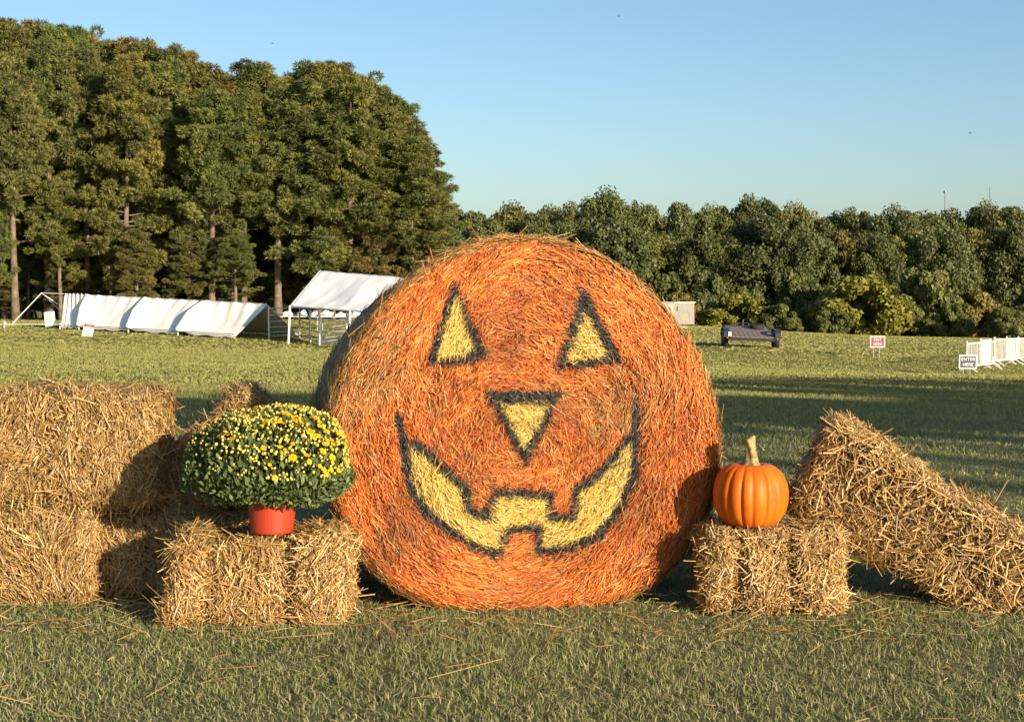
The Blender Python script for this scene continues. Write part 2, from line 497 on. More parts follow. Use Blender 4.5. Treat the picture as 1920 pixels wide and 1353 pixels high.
def leaf_proto(seed, H=10.0, R0=3.6, base_frac=0.12, nb=60, per=300, trunk_r=0.2):
    r = np.random.default_rng(seed)
    pts = [(0.12 * math.sin(seed + i), 0.12 * math.cos(seed * 2 + i), H * 0.75 * i / 5) for i in range(6)]
    trunk = MB().tube(pts, [trunk_r * (1 - 0.16 * i) for i in range(6)], 8)
    limbs = MB()
    cs, rs = [], []
    zc, hz = H * (0.5 + base_frac / 2), H * (1 - base_frac) / 2
    for i in range(nb):
        d = unit(r.normal(size=3)); rad = r.uniform(0.45, 0.9) if i > nb // 3 else r.uniform(0.75, 0.95)
        c = np.array([d[0] * R0 * rad, d[1] * R0 * rad, zc + d[2] * hz * rad * 0.9])
        sh = 1.0 - 0.12 * max(0, (c[2] - zc) / hz)
        c[:2] *= sh
        cs.append(c); rs.append(r.uniform(0.55, 1.2) * R0 / 3.6)
        if i % 3 == 0:
            limbs.tube([(0, 0, max(0.4, c[2] * 0.55)), tuple(c * np.array([0.5, 0.5, 0.85])), tuple(c)], [0.07, 0.045, 0.015], 4, False)
    cs, rs = np.array(cs), np.array(rs)
    ids = np.repeat(np.arange(nb), per)
    d = rand_dirs(r, len(ids)); d[:, 2] = d[:, 2] + 0.2; d = unit(d)
    P = cs[ids] + d * rs[ids][:, None] * (r.uniform(0.55, 1.08, (len(ids), 1))) * np.array([1, 1, 0.8])
    nrm = unit(d + r.normal(0, 0.6, d.shape))
    a = unit(np.cross(nrm, r.normal(size=d.shape)))
    b = np.cross(nrm, a)
    s = r.uniform(0.12, 0.25, len(ids))[:, None]
    tone = r.normal(0, 1, nb)
    col = np.array([0.114, 0.120, 0.036])[None] * np.clip(1 + 0.12 * tone[ids] + r.normal(0, 0.13, len(ids)), 0.5, 1.7)[:, None]
    V, q, C = tri_leaves(P - a * s / 2, P + a * s / 2, b, (s * 1.15).ravel(), col)
    return trunk, limbs, np_mesh('crown', V, [q], C)

def make_tree(name, trunk, limbs, crown, leaf_mat, bark, sc=1.0):
    root = empty(name)
    trunk.build('trunk', bark, root, smooth=True)
    if limbs.V: limbs.build('branches', bark, root, kind='stuff')
    obj('crown', crown, leaf_mat, root, kind='stuff')
    return root

pines = [make_tree('pine_tree', *pine_proto(11 + i, base_frac=(0.36, 0.24, 0.44, 0.32, 0.12)[i], rad=(3.3, 3.0, 3.5, 3.2, 3.4)[i], sprays=240), M_NEEDLE, M_BARK) for i in range(5)]
oaks = [make_tree('broadleaf_tree', *leaf_proto(31 + i, R0=(3.6, 3.2, 4.0, 3.5)[i], base_frac=0.22, nb=(95, 84, 110, 90)[i], per=380), M_LEAF, M_BARK2) for i in range(4)]
bushes = [make_tree('bush', *leaf_proto(51 + i, H=4.0, R0=2.0, base_frac=0.0, nb=40, per=420, trunk_r=0.07), M_LEAF, M_BARK2) for i in range(3)]
used = set()
def plant(protos, i, x, y, height, h0, width, w0, rz, label, cat, group, tint=(1, 1, 1)):
    pr = protos[i % len(protos)]
    if pr.name not in used:
        used.add(pr.name); o = pr
    else:
        o = copy_tree(pr)
    o.location = (x, y, gz(x, y) - 0.05)
    o.rotation_euler = (0, 0, rz)
    o.scale = (width / w0, width / w0, height / h0)
    tag(o, label, cat, group)
    for c in o.children:
        if c.name.startswith('crown'): c.color = (*tint, 1)
    return o

ORD = ('first', 'second', 'third', 'fourth', 'fifth', 'sixth', 'seventh', 'eighth', 'ninth', 'tenth', 'eleventh', 'twelfth', 'thirteenth', 'fourteenth', 'fifteenth', 'sixteenth', 'seventeenth', 'eighteenth', 'nineteenth', 'twentieth',
       'twenty-first', 'twenty-second', 'twenty-third', 'twenty-fourth', 'twenty-fifth', 'twenty-sixth', 'twenty-seventh', 'twenty-eighth')
# skyline of the pine stand in the photograph: (px, py)
SKY_L = np.array([(-300, 60), (-120, 45), (0, 52), (80, 58), (165, 64), (250, 88), (345, 98), (400, 148), (455, 132), (520, 150), (575, 128), (640, 132), (700, 160), (755, 205), (795, 262), (830, 330), (850, 420)])
r_ = np.random.default_rng(4)
def top_h(px, py, d):
    p = at(px, py, d); return p.x, p.z - gz(p.x, d)
# front row
fr = [-45, 20, 85, 160, 232, 318, 392, 455, 520, 592, 655, 718, 768]
for i, px in enumerate(fr):
    d = 96 + r_.uniform(-1.2, 3)
    top = np.interp(px, SKY_L[:, 0], SKY_L[:, 1]) + r_.uniform(8, 60)
    x, h = top_h(px, top, d)
    plant(pines, i * 2 + 1, x, d, h, 17, 3.4 * r_.uniform(0.85, 1.05), 3.3, r_.uniform(0, 6.28),
          '%s tall pine from the left edge in the sunlit front row behind the white tents' % ORD[i], 'pine tree', 'pines of the tall stand behind the tents',
          (r_.uniform(0.95, 1.12), r_.uniform(0.97, 1.12), r_.uniform(0.9, 1.1)))
# skyline row: these crowns draw the outline
sk = [(-90, 50), (-35, 55), (5, 52), (45, 75), (80, 56), (122, 72), (160, 64), (205, 76), (250, 88), (300, 105), (345, 98), (385, 132), (415, 152), (452, 132), (490, 148), (525, 146), (572, 128), (612, 136), (645, 132), (680, 148), (708, 162), (738, 192), (762, 235), (776, 280)]
sk = sorted(sk + [(22, 50), (140, 66), (275, 92), (322, 100)])
for i, (px, py) in enumerate(sk):
    d = 103 + r_.uniform(-2, 4)
    x, h = top_h(px, py, d)
    plant(pines, i, x, d, h * 1.0, 17, 3.7 * r_.uniform(0.9, 1.1), 3.3, r_.uniform(0, 6.28),
          '%s pine from the left edge among those whose tops draw the skyline of the stand' % ORD[i], 'pine tree', 'pines of the tall stand behind the tents',
          (r_.uniform(0.85, 1.15), r_.uniform(0.9, 1.1), r_.uniform(0.85, 1.1)))
# edge tree on the right flank reaching out, low limbs
for i, (px, py, d) in enumerate(((772, 300, 99), (790, 385, 97))):
    x, h = top_h(px, py, d)
    plant(pines, 4 if i == 0 else 1, x, d, h, 17, 2.7, 3.3, 1.3 + i, ('pine at the right end of the stand with limbs reaching towards the sky', 'shorter leafy pine closing the right end of the stand above the painted bale')[i],
          'pine tree', 'pines of the tall stand behind the tents', (1.05, 1.0, 0.9))
# shorter pines filling the stand between and in front of the tall trunks
mids = [(-15, 330), (50, 420), (110, 350), (205, 370), (255, 430), (285, 390), (352, 410), (410, 360), (440, 430), (552, 420), (625, 380), (668, 430), (705, 340), (750, 400)]
for i, (px, py) in enumerate(mids):
    d = (94.5, 99.5)[i % 2] + r_.uniform(0, 2)
    x, h = top_h(px, py, d)
    plant(pines, (1, 4, 3)[i % 3], x, d, h, 17, 1.9 * r_.uniform(0.85, 1.15), 3.3, r_.uniform(0, 6.28),
          '%s half-height pine from the left, standing among the taller front trunks' % ORD[i], 'pine tree', 'half-height pines among the front trunks',
          (r_.uniform(0.9, 1.2), r_.uniform(0.95, 1.15), r_.uniform(0.85, 1.05)))
# deep rows
for i in range(26):
    px = -120 + 905 * (i + r_.uniform(0, 1)) / 26
    d = r_.uniform(109, 130)
    top = np.interp(px + 30, SKY_L[:, 0], SKY_L[:, 1]) + r_.uniform(15, 70)
    x, h = top_h(px, top, d)
    plant(pines, i, x, d, h, 17, 3.6, 3.3, r_.uniform(0, 6.28),
          'pine deep inside the stand, seen only between the front trunks', 'pine tree', 'pines deep inside the stand', (0.95, 1.0, 0.98))
# young trees and undergrowth between the trunks
un = [(-30, 470), (30, 520), (95, 480), (125, 530), (215, 470), (265, 545), (290, 540), (405, 500), (450, 520), (560, 515), (620, 545), (690, 480), (760, 470), (800, 450), (835, 470), (130, 450), (350, 480), (435, 470), (640, 500), (730, 520)]
for i, (px, py) in enumerate(un):
    d = 98.5 + r_.uniform(0, 7)
    x, h = top_h(px, py, d)
    plant(pines, (1, 4)[i % 2], x, d, h, 17, 2.0 * r_.uniform(0.8, 1.1), 3.3, r_.uniform(0, 6.28),
          '%s young pine from the left growing low between the tall trunks' % ORD[i], 'young pine', 'young pines at the foot of the stand',
          (r_.uniform(0.9, 1.2), r_.uniform(0.95, 1.15), 0.95))
for i in range(22):
    px = -60 + 900 * i / 21
    d = 134 + r_.uniform(-4, 6)
    x, h = top_h(px, 440 + r_.uniform(-60, 50), d)
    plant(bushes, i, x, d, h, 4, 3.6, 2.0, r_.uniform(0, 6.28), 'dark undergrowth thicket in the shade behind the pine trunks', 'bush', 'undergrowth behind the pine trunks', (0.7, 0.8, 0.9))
# broadleaf woodland on the right: (px, top py, half width px, depth, tint)
G1, G2, G3, YL, BR, GR = (0.82, 0.92, 0.95), (0.95, 1.0, 0.9), (1.1, 1.1, 0.95), (1.65, 1.5, 0.85), (1.45, 1.15, 0.95), (1.3, 1.3, 1.25)
back = [(850, 378), (905, 383), (955, 382), (1010, 386), (1055, 374), (1100, 366), (1142, 355), (1195, 372), (1235, 392), (1290, 366), (1335, 384), (1375, 372), (1410, 361), (1450, 372), (1490, 380), (1530, 396), (1580, 386), (1625, 382),
        (1675, 387), (1720, 386), (1765, 386), (1805, 398), (1850, 380), (1885, 374), (1930, 380), (1985, 378)]
for i, (px, py) in enumerate(back):
    d = 168 + r_.uniform(-5, 8)
    x, h = top_h(px, py, d)
    plant(oaks, i, x, d, h, 10, 62 * d / F_PX * r_.uniform(0.9, 1.25), 3.6, r_.uniform(0, 6.28),
          '%s treetop from the pine stand along the skyline of the distant woodland' % ORD[i], 'tree', 'back row of the distant woodland',
          tuple(np.array((G1, G2, (1.05, 0.98, 0.85))[i % 3]) * r_.uniform(0.8, 1.2)))
midt = [(880, 410, 45, G1), (940, 430, 42, G2), (1005, 412, 40, G1), (1080, 405, 44, G1), (1150, 395, 60, G1), (1235, 440, 62, (1.15, 1.12, 0.9)), (1320, 430, 46, G2), (1420, 398, 72, G1), (1345, 460, 50, G1), (1505, 425, 46, G1),
        (1588, 418, 42, BR), (1640, 430, 40, G2), (1700, 415, 52, (1.25, 1.2, 1.0)), (1770, 425, 46, G1), (1840, 415, 48, (1.1, 1.0, 0.85)), (1905, 410, 48, G1), (1965, 420, 48, G2)]
wt = ('round', 'broad', 'tall', 'leafy')
for i, (px, py, hw, t) in enumerate(midt):
    d = 152 + r_.uniform(-4, 4)
    x, h = top_h(px, py, d)
    plant(oaks, i + 1, x, d, h, 10, hw * d / F_PX * 1.4, 3.6, r_.uniform(0, 6.28),
          '%s dark green tree counted from the pine stand in the middle row of the woodland' % ORD[i], 'tree', 'middle row of the distant woodland', tuple(np.array(t) * r_.uniform(0.82, 1.2)))
frontt = [(1195, 520, 30, G2, 'olive'), (1275, 545, 34, BR, 'brownish olive'), (1378, 540, 58, YL, 'bright yellow green'), (1470, 565, 34, G3, 'mid green'), (1525, 560, 34, G3, 'mid green'), (1610, 505, 76, YL, 'tall yellowing'),
          (1560, 575, 30, G2, 'dark'), (1655, 575, 34, G3, 'green'), (1738, 490, 56, GR, 'tall grey green'), (1745, 590, 30, G3, 'low green'), (1832, 540, 62, BR, 'brownish'), (1790, 560, 30, G2, 'dark'), (1895, 570, 36, G3, 'green'), (1950, 560, 36, G2, 'dark'), (1430, 585, 24, G2, 'small dark'), (1310, 590, 22, G3, 'small')]
for i, (px, py, hw, t, w) in enumerate(frontt):
    d = 128 + r_.uniform(-2, 6)
    x, h = top_h(px, py, d)
    plant(bushes, i, x, d, h, 4, hw * d / F_PX * 1.15, 2.0, r_.uniform(0, 6.28),
          '%s bush at the woodland edge, %s in the row from the box trailer' % (w, ORD[i]), 'bush', 'bushes along the woodland edge', tuple(np.array(t) * r_.uniform(0.92, 1.08)))
for i in range(24):
    px = 850 + 1140 * i / 23
    d = 141 + r_.uniform(-3, 3)
    x, h = top_h(px, 545 + r_.uniform(-50, 25), d)
    plant(bushes, i, x, d, h, 4, 46 * d / F_PX * r_.uniform(0.9, 1.3), 2.0, r_.uniform(0, 6.28),
          '%s dark bush from the pine stand, behind the bushes of the woodland edge' % ORD[i], 'bush', 'dark bushes filling the woodland floor', tuple(np.array(G2) * r_.uniform(0.8, 1.0)))
# trees standing to the right of the camera, whose shade lies in bands across the field
shade = [make_tree('shade_tree', *leaf_proto(71 + i, H=13.0, R0=1.75, base_frac=0.74, nb=30, per=300, trunk_r=0.16), M_LEAF, M_BARK2) for i in range(2)]
def shade_tree(X, d0, d1, i, wd, B=-12.0):
    k = -SUN_DIR.y / SUN_DIR.z
    hb, ht = (d0 - B) / k, (d1 - B) / k
    x = X + SUN_DIR.x / SUN_DIR.z * (hb + ht) / 2
    return plant(shade, i, x, B, ht, 13.0, wd, 1.75, i * 1.7, 'tree standing outside the picture beside the field', 'tree', 'trees beside the field outside the picture', G1)
for i, X in enumerate(np.arange(-7.5, 14, 1.9)):
    shade_tree(X, 19.5, 26.0 + 0.4 * math.sin(i * 2.1), i, 1.75)
for i, X in enumerate(np.arange(2, 20, 2.1)):
    shade_tree(X, 31.5, 36.0, i, 1.3, B=-22.0)

# ------------------------------------------------------------------ masts and birds far off
def mast(px, py_top, d, w, label):
    b = at(px, 500, d); zg = gz(b.x, d); top = at(px, py_top, d).z
    root = empty('radio_mast', (b.x, d, zg), 0.4, label, 'radio mast', 'radio masts beyond the woodland')
    H = top - zg
    legs = MB()
    for k in range(3):
        a = k * 2.094
        legs.tube([(w * math.cos(a), w * math.sin(a), 0), (w * 0.8 * math.cos(a), w * 0.8 * math.sin(a), H)], 0.06, 5)
    legs.build('mast_legs', M_MAST, root)
    br = MB()
    for i in range(int(H / 1.5)):
        for k in range(3):
            a, b2 = k * 2.094, (k + 1) * 2.094
            br.tube([(w * .9 * math.cos(a), w * .9 * math.sin(a), i * 1.5), (w * .9 * math.cos(b2), w * .9 * math.sin(b2), i * 1.5 + 1.4)], 0.03, 4)
    br.build('bracing', M_MAST, root, kind='stuff')
    return root
t = mast(1770, 357, 620, 0.22, 'shorter thin radio mast with a wider head rising above the woodland')
MB().box((0, 0, 0), (0.9, 0.9, 0.9)).build('antenna_head', M_MAST, t).location = (0, 0, at(1770, 360, 620).z - t.location.z)
mast(1854, 351, 620, 0.2, 'taller thin radio mast with a bare needle top above the woodland')
bird_me = None
for px, py, d, lab in ((1160, 31, 70, 'tiny dark bird high in the open sky near the top edge'), (510, 82, 75, 'tiny dark bird in the sky just above the pine stand'), (1819, 250, 60, 'tiny dark bird low in the sky above the woodland masts')):
    if bird_me is None:
        b = MB()
        b.tube([(-0.12, 0, 0), (-0.06, 0, 0.0), (0.03, 0, 0.01), (0.1, 0, 0.02), (0.14, 0, 0.02)], [0.008, 0.022, 0.034, 0.02, 0.006], 8)
        for s in (-1, 1):
            b.add([(0.05, 0, 0.02), (-0.03, 0, 0.02), (-0.02, s * 0.12, 0.06), (0.04, s * 0.12, 0.065), (-0.05, s * 0.24, 0.03), (0.05, 0, 0.012), (-0.03, 0, 0.012)], [(0, 1, 2, 3), (3, 2, 4)])
        b.add([(-0.11, 0, 0), (-0.19, 0.03, 0), (-0.19, -0.03, 0)], [(0, 1, 2)])
        o = b.build('bird', M_DARKINK); bird_me = o.data
    else:
        o = obj('bird', bird_me)
    o.location = at(px, py, d); o.rotation_euler = (0, 0.1, px); o.scale = (0.55, 0.55, 0.55)
    tag(o, lab, 'bird', 'birds in the sky')

# ------------------------------------------------------------------ tents and pens on the left
AX = Vector((0.84, -0.54, 0)).normalized()      # along the ridge, to the right and nearer
PR = Vector((-0.54, -0.84, 0)).normalized()     # down the front slope, towards the camera and left
def cloth(fn, nu, nv, mat, name, parent, thick=0.012):
    V = [fn(i / nu, j / nv) for j in range(nv + 1) for i in range(nu + 1)]
    Fq = [(j * (nu + 1) + i, j * (nu + 1) + i + 1, (j + 1) * (nu + 1) + i + 1, (j + 1) * (nu + 1) + i) for j in range(nv) for i in range(nu)]
    me = bpy.data.meshes.new(name); me.from_pydata([tuple(v) for v in V], [], Fq)
    me.polygons.foreach_set('use_smooth', np.ones(len(me.polygons), dtype=bool)); me.update()
    o = obj(name, me, mat, parent)
    md = o.modifiers.new('thickness', 'SOLIDIFY'); md.thickness = thick; md.offset = 0
    return o
# four low canopies in a row
r0, r1 = at(122, 551, 80.2), at(500, 570, 73.6)
e0, e1 = at(113, 612, 78.2), at(440, 632, 71.6)
rl = r1 - r0
NSEC = 4
cuts = [0.0, 0.118, 0.413, 0.695, 1.0]
lab_t = ('narrow leftmost end section of the low white tent row, hanging in folds', 'second low white tent section from the left, behind the tilted warning sign',
         'third low white tent section, with a shadow fold at its left edge', 'rightmost low white tent section with an open dark end facing the pens')
for k in range(NSEC):
    a, b = cuts[k], cuts[k + 1]
    lift = 0.20 * (k > 0)
    R0, R1 = r0 + rl * a, r0 + rl * b
    el = e1 - e0
    a2 = max(a - 0.0, 0); E0, E1 = e0 + el * a2, e0 + el * b
    E0.z, E1.z = gz(E0.x, E0.y) + 0.1, gz(E1.x, E1.y) + 0.1
    root = empty('low_tent', (R0.x, R0.y, gz(R0.x, R0.y)), 0, lab_t[k], 'tent', 'low white tents in a row')
    O = root.location
    sd = 3 + k * 1.7
    def front(u_, v_, R0=R0, R1=R1, E0=E0, E1=E1, O=O, k=k, sd=sd):
        P = (R0.lerp(R1, u_)).lerp(E0.lerp(E1, u_), v_)
        sag = 0.16 * math.sin(math.pi * min(1, v_ * 1.05)) * (0.5 + 0.5 * math.cos(6.28 * (u_ - 0.0)) * -1 + 0.35)
        wr = 0.035 * math.sin(u_ * 30 + sd + 3 * math.sin(v_ * 3 + sd)) * (1 - v_) ** 1.5 + 0.010 * math.sin(u_ * 11 - v_ * 7 + sd) + 0.006 * math.sin(u_ * 47 + v_ * 23 + 4 * math.sin(9 * v_ + 5 * u_))
        lift = 0.46 * math.exp(-u_ * 8) * min(1.0, 0.15 + v_ * 1.6) * (1 - 0.35 * v_) if k else 0.12 * math.sin(u_ * 34) * (1 - v_) * 0.7
        nrm = Vector((-0.37, -0.57, 0.73))
        hem = -0.05 * abs(math.sin(u_ * 9 + sd)) * (v_ > 0.97)
        return P + nrm * (wr - sag * 0.5 + lift) + Vector((0, 0, hem)) - O
    cloth(front, 44, 24, M_CANVAS, 'front_slope', root)
    Bk0, Bk1 = R0 - PR * 2.3, R1 - PR * 2.3
    Bk0.z, Bk1.z = gz(Bk0.x, Bk0.y) + 0.1, gz(Bk1.x, Bk1.y) + 0.1
    def backs(u_, v_, R0=R0, R1=R1, Bk0=Bk0, Bk1=Bk1, O=O, sd=sd):
        P = (R0.lerp(R1, u_)).lerp(Bk0.lerp(Bk1, u_), v_)
        return P + Vector((0.2, 0.5, 0.7)) * (0.03 * math.sin(u_ * 17 + v_ * 5 + sd)) - O
    cloth(backs, 20, 10, M_CANVAS, 'back_slope', root)
    ed = MB(); ed.tube([E0 - O + Vector((-0.1, -0.05, 0.12)), E1 - O + Vector((0, -0.05, 0.12))], 0.03, 6)
    ed.build('eave_pole', M_STEEL, root)
    rd = MB(); rd.tube([R0 - O, R1 - O], 0.03, 6); rd.build('ridge_pole', M_STEEL, root)
    ra_ = MB(); ra_.tube([R1 - O - Vector((0, 0, 0.05)), E1 - O], 0.025, 6); ra_.tube([R1 - O - Vector((0, 0, 0.05)), Bk1 - O], 0.025, 6); ra_.build('rafter', M_STEEL, root)
    st = MB(); st.tube([Vector((E0.x, E0.y - 0.05, gz(E0.x, E0.y) - 0.05)) - O, E0 - O + Vector((0, -0.05, 0.18))], 0.035, 6); st.build('stub_leg', M_WHITE, root)
# dark gap under the right end is real: the open end of the last tent
# bare frame at the far left
fr0 = empty('bare_canopy_frame', (0, 0, 0), 0, 'bare white metal tent frame without cloth at the left edge', 'tent frame')
p_r, p_e = at(78, 549, 81), at(22, 608, 79)
p_e2 = at(-60, 611, 80)
fr0.location = (p_e.x, p_e.y, gz(p_e.x, p_e.y)); O = fr0.location
MB().tube([p_e - O, p_r - O], 0.022, 6).build('rafter', M_WHITE, fr0)
MB().tube([p_r - O, r0 - O], 0.022, 6).build('ridge_pole', M_WHITE, fr0)
MB().tube([p_e - O, e0 - O + Vector((0, 0, 0.1))], 0.022, 6).build('eave_pole', M_WHITE, fr0)
MB().tube([p_r - O, p_r - O - PR * 1.9 + Vector((0, 0, -1.5))], 0.02, 6).build('rafter', M_WHITE, fr0)
MB().tube([p_r - O, p_r - O + Vector((0.75, 0.3, -0.6))], 0.025, 6).build('brace', M_WHITE, fr0)
for q in (at(8, 612, 79), at(-40, 609, 79.5)):
    q.z = gz(q.x, q.y)
    MB().tube([q - O, q - O + Vector((0.02, 0, 0.35))], 0.04, 6).build('stub_leg', M_WHITE, fr0)
MB().tube([at(-60, 607, 79.5) - O, p_e - O], 0.022, 6).build('eave_pole', M_WHITE, fr0)

# standing canopy
cr0, cr1 = at(600, 508, 71.5), at(800, 524, 67.3)
ce0, ce1 = at(545, 573, 69.3), at(745, 588, 65.2)
can = empty('canopy', (ce0.x, ce0.y, gz(ce0.x, ce0.y)), 0, 'white canopy standing on thin posts beside the painted bale', 'canopy')
O = can.location.copy()
def can_front(u_, v_):
    P = (cr0.lerp(cr1, u_)).lerp(ce0.lerp(ce1, u_), v_)
    w = 0.008 * math.sin(u_ * 40 + 8 * v_) * (0.4 + v_) + 0.010 * math.sin(u_ * 14 - v_ * 9) + 0.008 * math.sin(u_ * 63 + 7 * math.sin(v_ * 5 + u_ * 9))
    sag = 0.10 * math.sin(math.pi * v_) * abs(math.sin(u_ * 6.28))
    return P + Vector((-0.37, -0.57, 0.73)) * (w - sag) - O
cloth(can_front, 50, 24, M_CANVAS2, 'front_slope', can)
cb0, cb1 = cr0 - PR * 2.2 + Vector((0, 0, -1.6)), cr1 - PR * 2.2 + Vector((0, 0, -1.6))
cloth(lambda u_, v_: (cr0.lerp(cr1, u_)).lerp(cb0.lerp(cb1, u_), v_) + Vector((0.3, 0.5, 0.7)) * 0.03 * math.sin(u_ * 21 + v_ * 5) - O, 20, 10, M_CANVAS2, 'back_slope', can)
for a in (ce0, ce0.lerp(ce1, 0.58), ce1, cb0, cb1):
    g = Vector((a.x - 0.12, a.y, gz(a.x, a.y) - 0.05))
    MB().tube([g - O, a - O + Vector((-0.03, -0.02, 0))], 0.05, 8).build('post', M_WHITE, can)
MB().tube([cr0 - O, ce0 - O], 0.04, 6).build('rafter', M_STEEL, can)
MB().tube([cr0 - O, cb0 - O], 0.04, 6).build('rafter', M_STEEL, can)
MB().tube([ce0 - O + Vector((0, -0.03, -0.03)), ce1 - O + Vector((0, -0.03, -0.03))], 0.035, 6).build('eave_pole', M_STEEL, can)

# livestock panels
def panel(p0, p1, hgt, rails, label, bright):
    root = empty('livestock_panel', p0, 0, label, 'livestock panel', 'livestock panels of the pens')
    d = p1 - p0
    for e in (Vector((0, 0, 0)), d):
        MB().tube([e + Vector((0, 0, -0.03)), e + Vector((0, 0, hgt + 0.03))], 0.04, 6).build('post', bright, root)
    for i in range(rails):
        h = 0.15 + (hgt - 0.17) * (i / (rails - 1)) ** 1.25
        MB().tube([Vector((0, 0, h)), d + Vector((0, 0, h))], 0.022, 6).build('rail', bright, root)
    return root
def gp(px, py, d):
    q = at(px, py, d); q.z = gz(q.x, q.y); return q
panel(gp(504, 640, 72.5), gp(562, 637, 75), 1.5, 6, 'dark far livestock panel meeting the open end of the low tents', M_STEEL)
panel(gp(581, 645, 71.5), gp(562, 637, 75), 1.5, 6, 'grey livestock panel receding behind the canopy corner post', M_STEEL)
panel(gp(582, 645, 71.4), gp(599, 650, 69.2), 1.5, 6, 'narrow livestock panel beside the gate under the canopy', M_STEEL)
panel(gp(602, 652, 68.6), gp(668, 656, 66.0), 1.25, 8, 'bright livestock gate next to the painted bale', M_WHITE)
panel(gp(600, 648, 69.5), gp(650, 640, 73), 1.4, 6, 'livestock panel at the back of the pen under the canopy', M_STEEL)
# long folding table with bundles behind the pens
tb = empty('folding_table', gp(600, 612, 82), R(-20), 'long pale folding table behind the livestock pens', 'table')
MB().box((0, 0, 0.74), (5.2, 0.75, 0.04)).build('tabletop', M_WHITE, tb)
for sx in (-2.3, 0.0, 2.3):
    MB().tube([(sx, -0.3, 0), (sx, -0.3, 0.72)], 0.02, 6).tube([(sx, 0.3, 0), (sx, 0.3, 0.72)], 0.02, 6).build('leg', M_STEEL, tb)
Mt = Matrix.Translation(tb.location) @ Matrix.Rotation(R(-20), 4, 'Z')
def bundle(loc, L, r, rz, label, seed):
    prof = []
    b = MB(); n = 14
    V = []
    rr = random.Random(seed)
    for i in range(11):
        t = i / 10; x = (t - 0.5) * L
        rad = r * (0.55 + 0.45 * math.sin(math.pi * t)) * (1 + 0.12 * math.sin(9 * t + seed))
        for k in range(n):
            a = 2 * math.pi * k / n
            f = 1 + 0.10 * math.sin(3 * a + seed + 5 * t)
            V.append((x, rad * f * math.cos(a) * 1.1, rad * 0.85 + rad * 0.85 * f * math.sin(a)))
    Fq = [(i * n + k, i * n + (k + 1) % n, (i + 1) * n + (k + 1) % n, (i + 1) * n + k) for i in range(10) for k in range(n)]
    Fq += [tuple(range(n)), tuple(10 * n + k for k in range(n - 1, -1, -1))]
    b.add(V, Fq)
    o = b.build('cloth_bundle', M_SIGNW, None, smooth=True)
    o.location = loc; o.rotation_euler = (0, 0, rz)
    return tag(o, label, 'cloth bundle', 'white bundles behind the pens')
for i, (x, L, r, rz, lb) in enumerate(((-1.95, 0.55, 0.17, 0.3, 'first white bundle from the left, behind the canopy post'), (-1.05, 0.5, 0.19, -0.4, 'rounded white bundle second from the left on the table'),
        (-0.3, 0.45, 0.17, 0.8, 'small upright white bundle in the middle of the table'), (0.4, 0.85, 0.19, 0.0, 'longest white bundle lying on the table behind the pens'),
        (1.3, 0.7, 0.14, 0.35, 'flat slanting white bundle on the right of the table'), (2.2, 0.5, 0.18, -0.2, 'white bundle at the right end of the table beside the gate'))):
    bundle(Mt @ Vector((x, 0, 0.76)), L, r, rz, lb, i + 1)

# signs
def text_obj(body, size, mat, parent, loc, rot, name='lettering', extr=0.002, sx=1.0, bold=0.0):
    cu = bpy.data.curves.new(name, 'FONT')
    cu.body = body; cu.size = size; cu.align_x = 'CENTER'; cu.align_y = 'CENTER'; cu.extrude = extr; cu.offset = bold
    cu.resolution_u = 2; cu.space_character = 1.12
    cu.materials.append(mat)
    tmp = bpy.data.objects.new('tmp', cu); COL.objects.link(tmp)
    me = bpy.data.meshes.new_from_object(tmp.evaluated_get(bpy.context.evaluated_depsgraph_get()))
    bpy.data.objects.remove(tmp); me.name = name
    o = bpy.data.objects.new(name, me); COL.objects.link(o)
    if not me.materials: me.materials.append(mat)
    o.parent = parent; o.location = loc; o.rotation_euler = rot; o.scale = (sx, 1, 1)
    return o
def yard_sign(px, py0, py1, hw_px, d, base_py, mat, lines, label, rz):
    c = at(px, (py0 + py1) / 2, d)
    zg = gz(c.x, d)
    root = empty('yard_sign', (c.x, d, zg), rz, label, 'sign', 'yard signs of the entrance and exit')
    k = d / F_PX
    w, h = 2 * hw_px * k, (py1 - py0) * k
    zc = c.z - zg
    MB().box((0, 0, zc), (w, 0.012, h)).build('border', M_SIGNW, root)
    MB().box((0, -0.008, zc), (w * 0.87, 0.008, h * 0.84)).build('panel', mat, root)
    for i, (tx, s) in enumerate(lines):
        text_obj(tx, h * s, M_SIGNW, root, (0, -0.0145, zc + h * (0.185 if i == 0 else -0.2)), (R(90), 0, 0), sx=0.9, bold=0.0)
    for sx in (-0.26, 0.12):
        MB().tube([(w * sx, 0.02, -0.03), (w * sx, 0.02, zc)], 0.012, 6).build('stake', M_STEEL, root)
    return root
yard_sign(1645.5, 630, 651, 14.2, 62, 671, M_RED, (('EXIT', 0.36), ('HERE', 0.34)), 'red and white EXIT HERE yard sign on thin stakes in the open field', 0.05)
yard_sign(1815, 665, 691, 17, 54.5, 708, M_NAVY, (('ENTER', 0.35), ('HERE', 0.35)), 'dark navy ENTER HERE yard sign in front of the white barriers', 0.03)
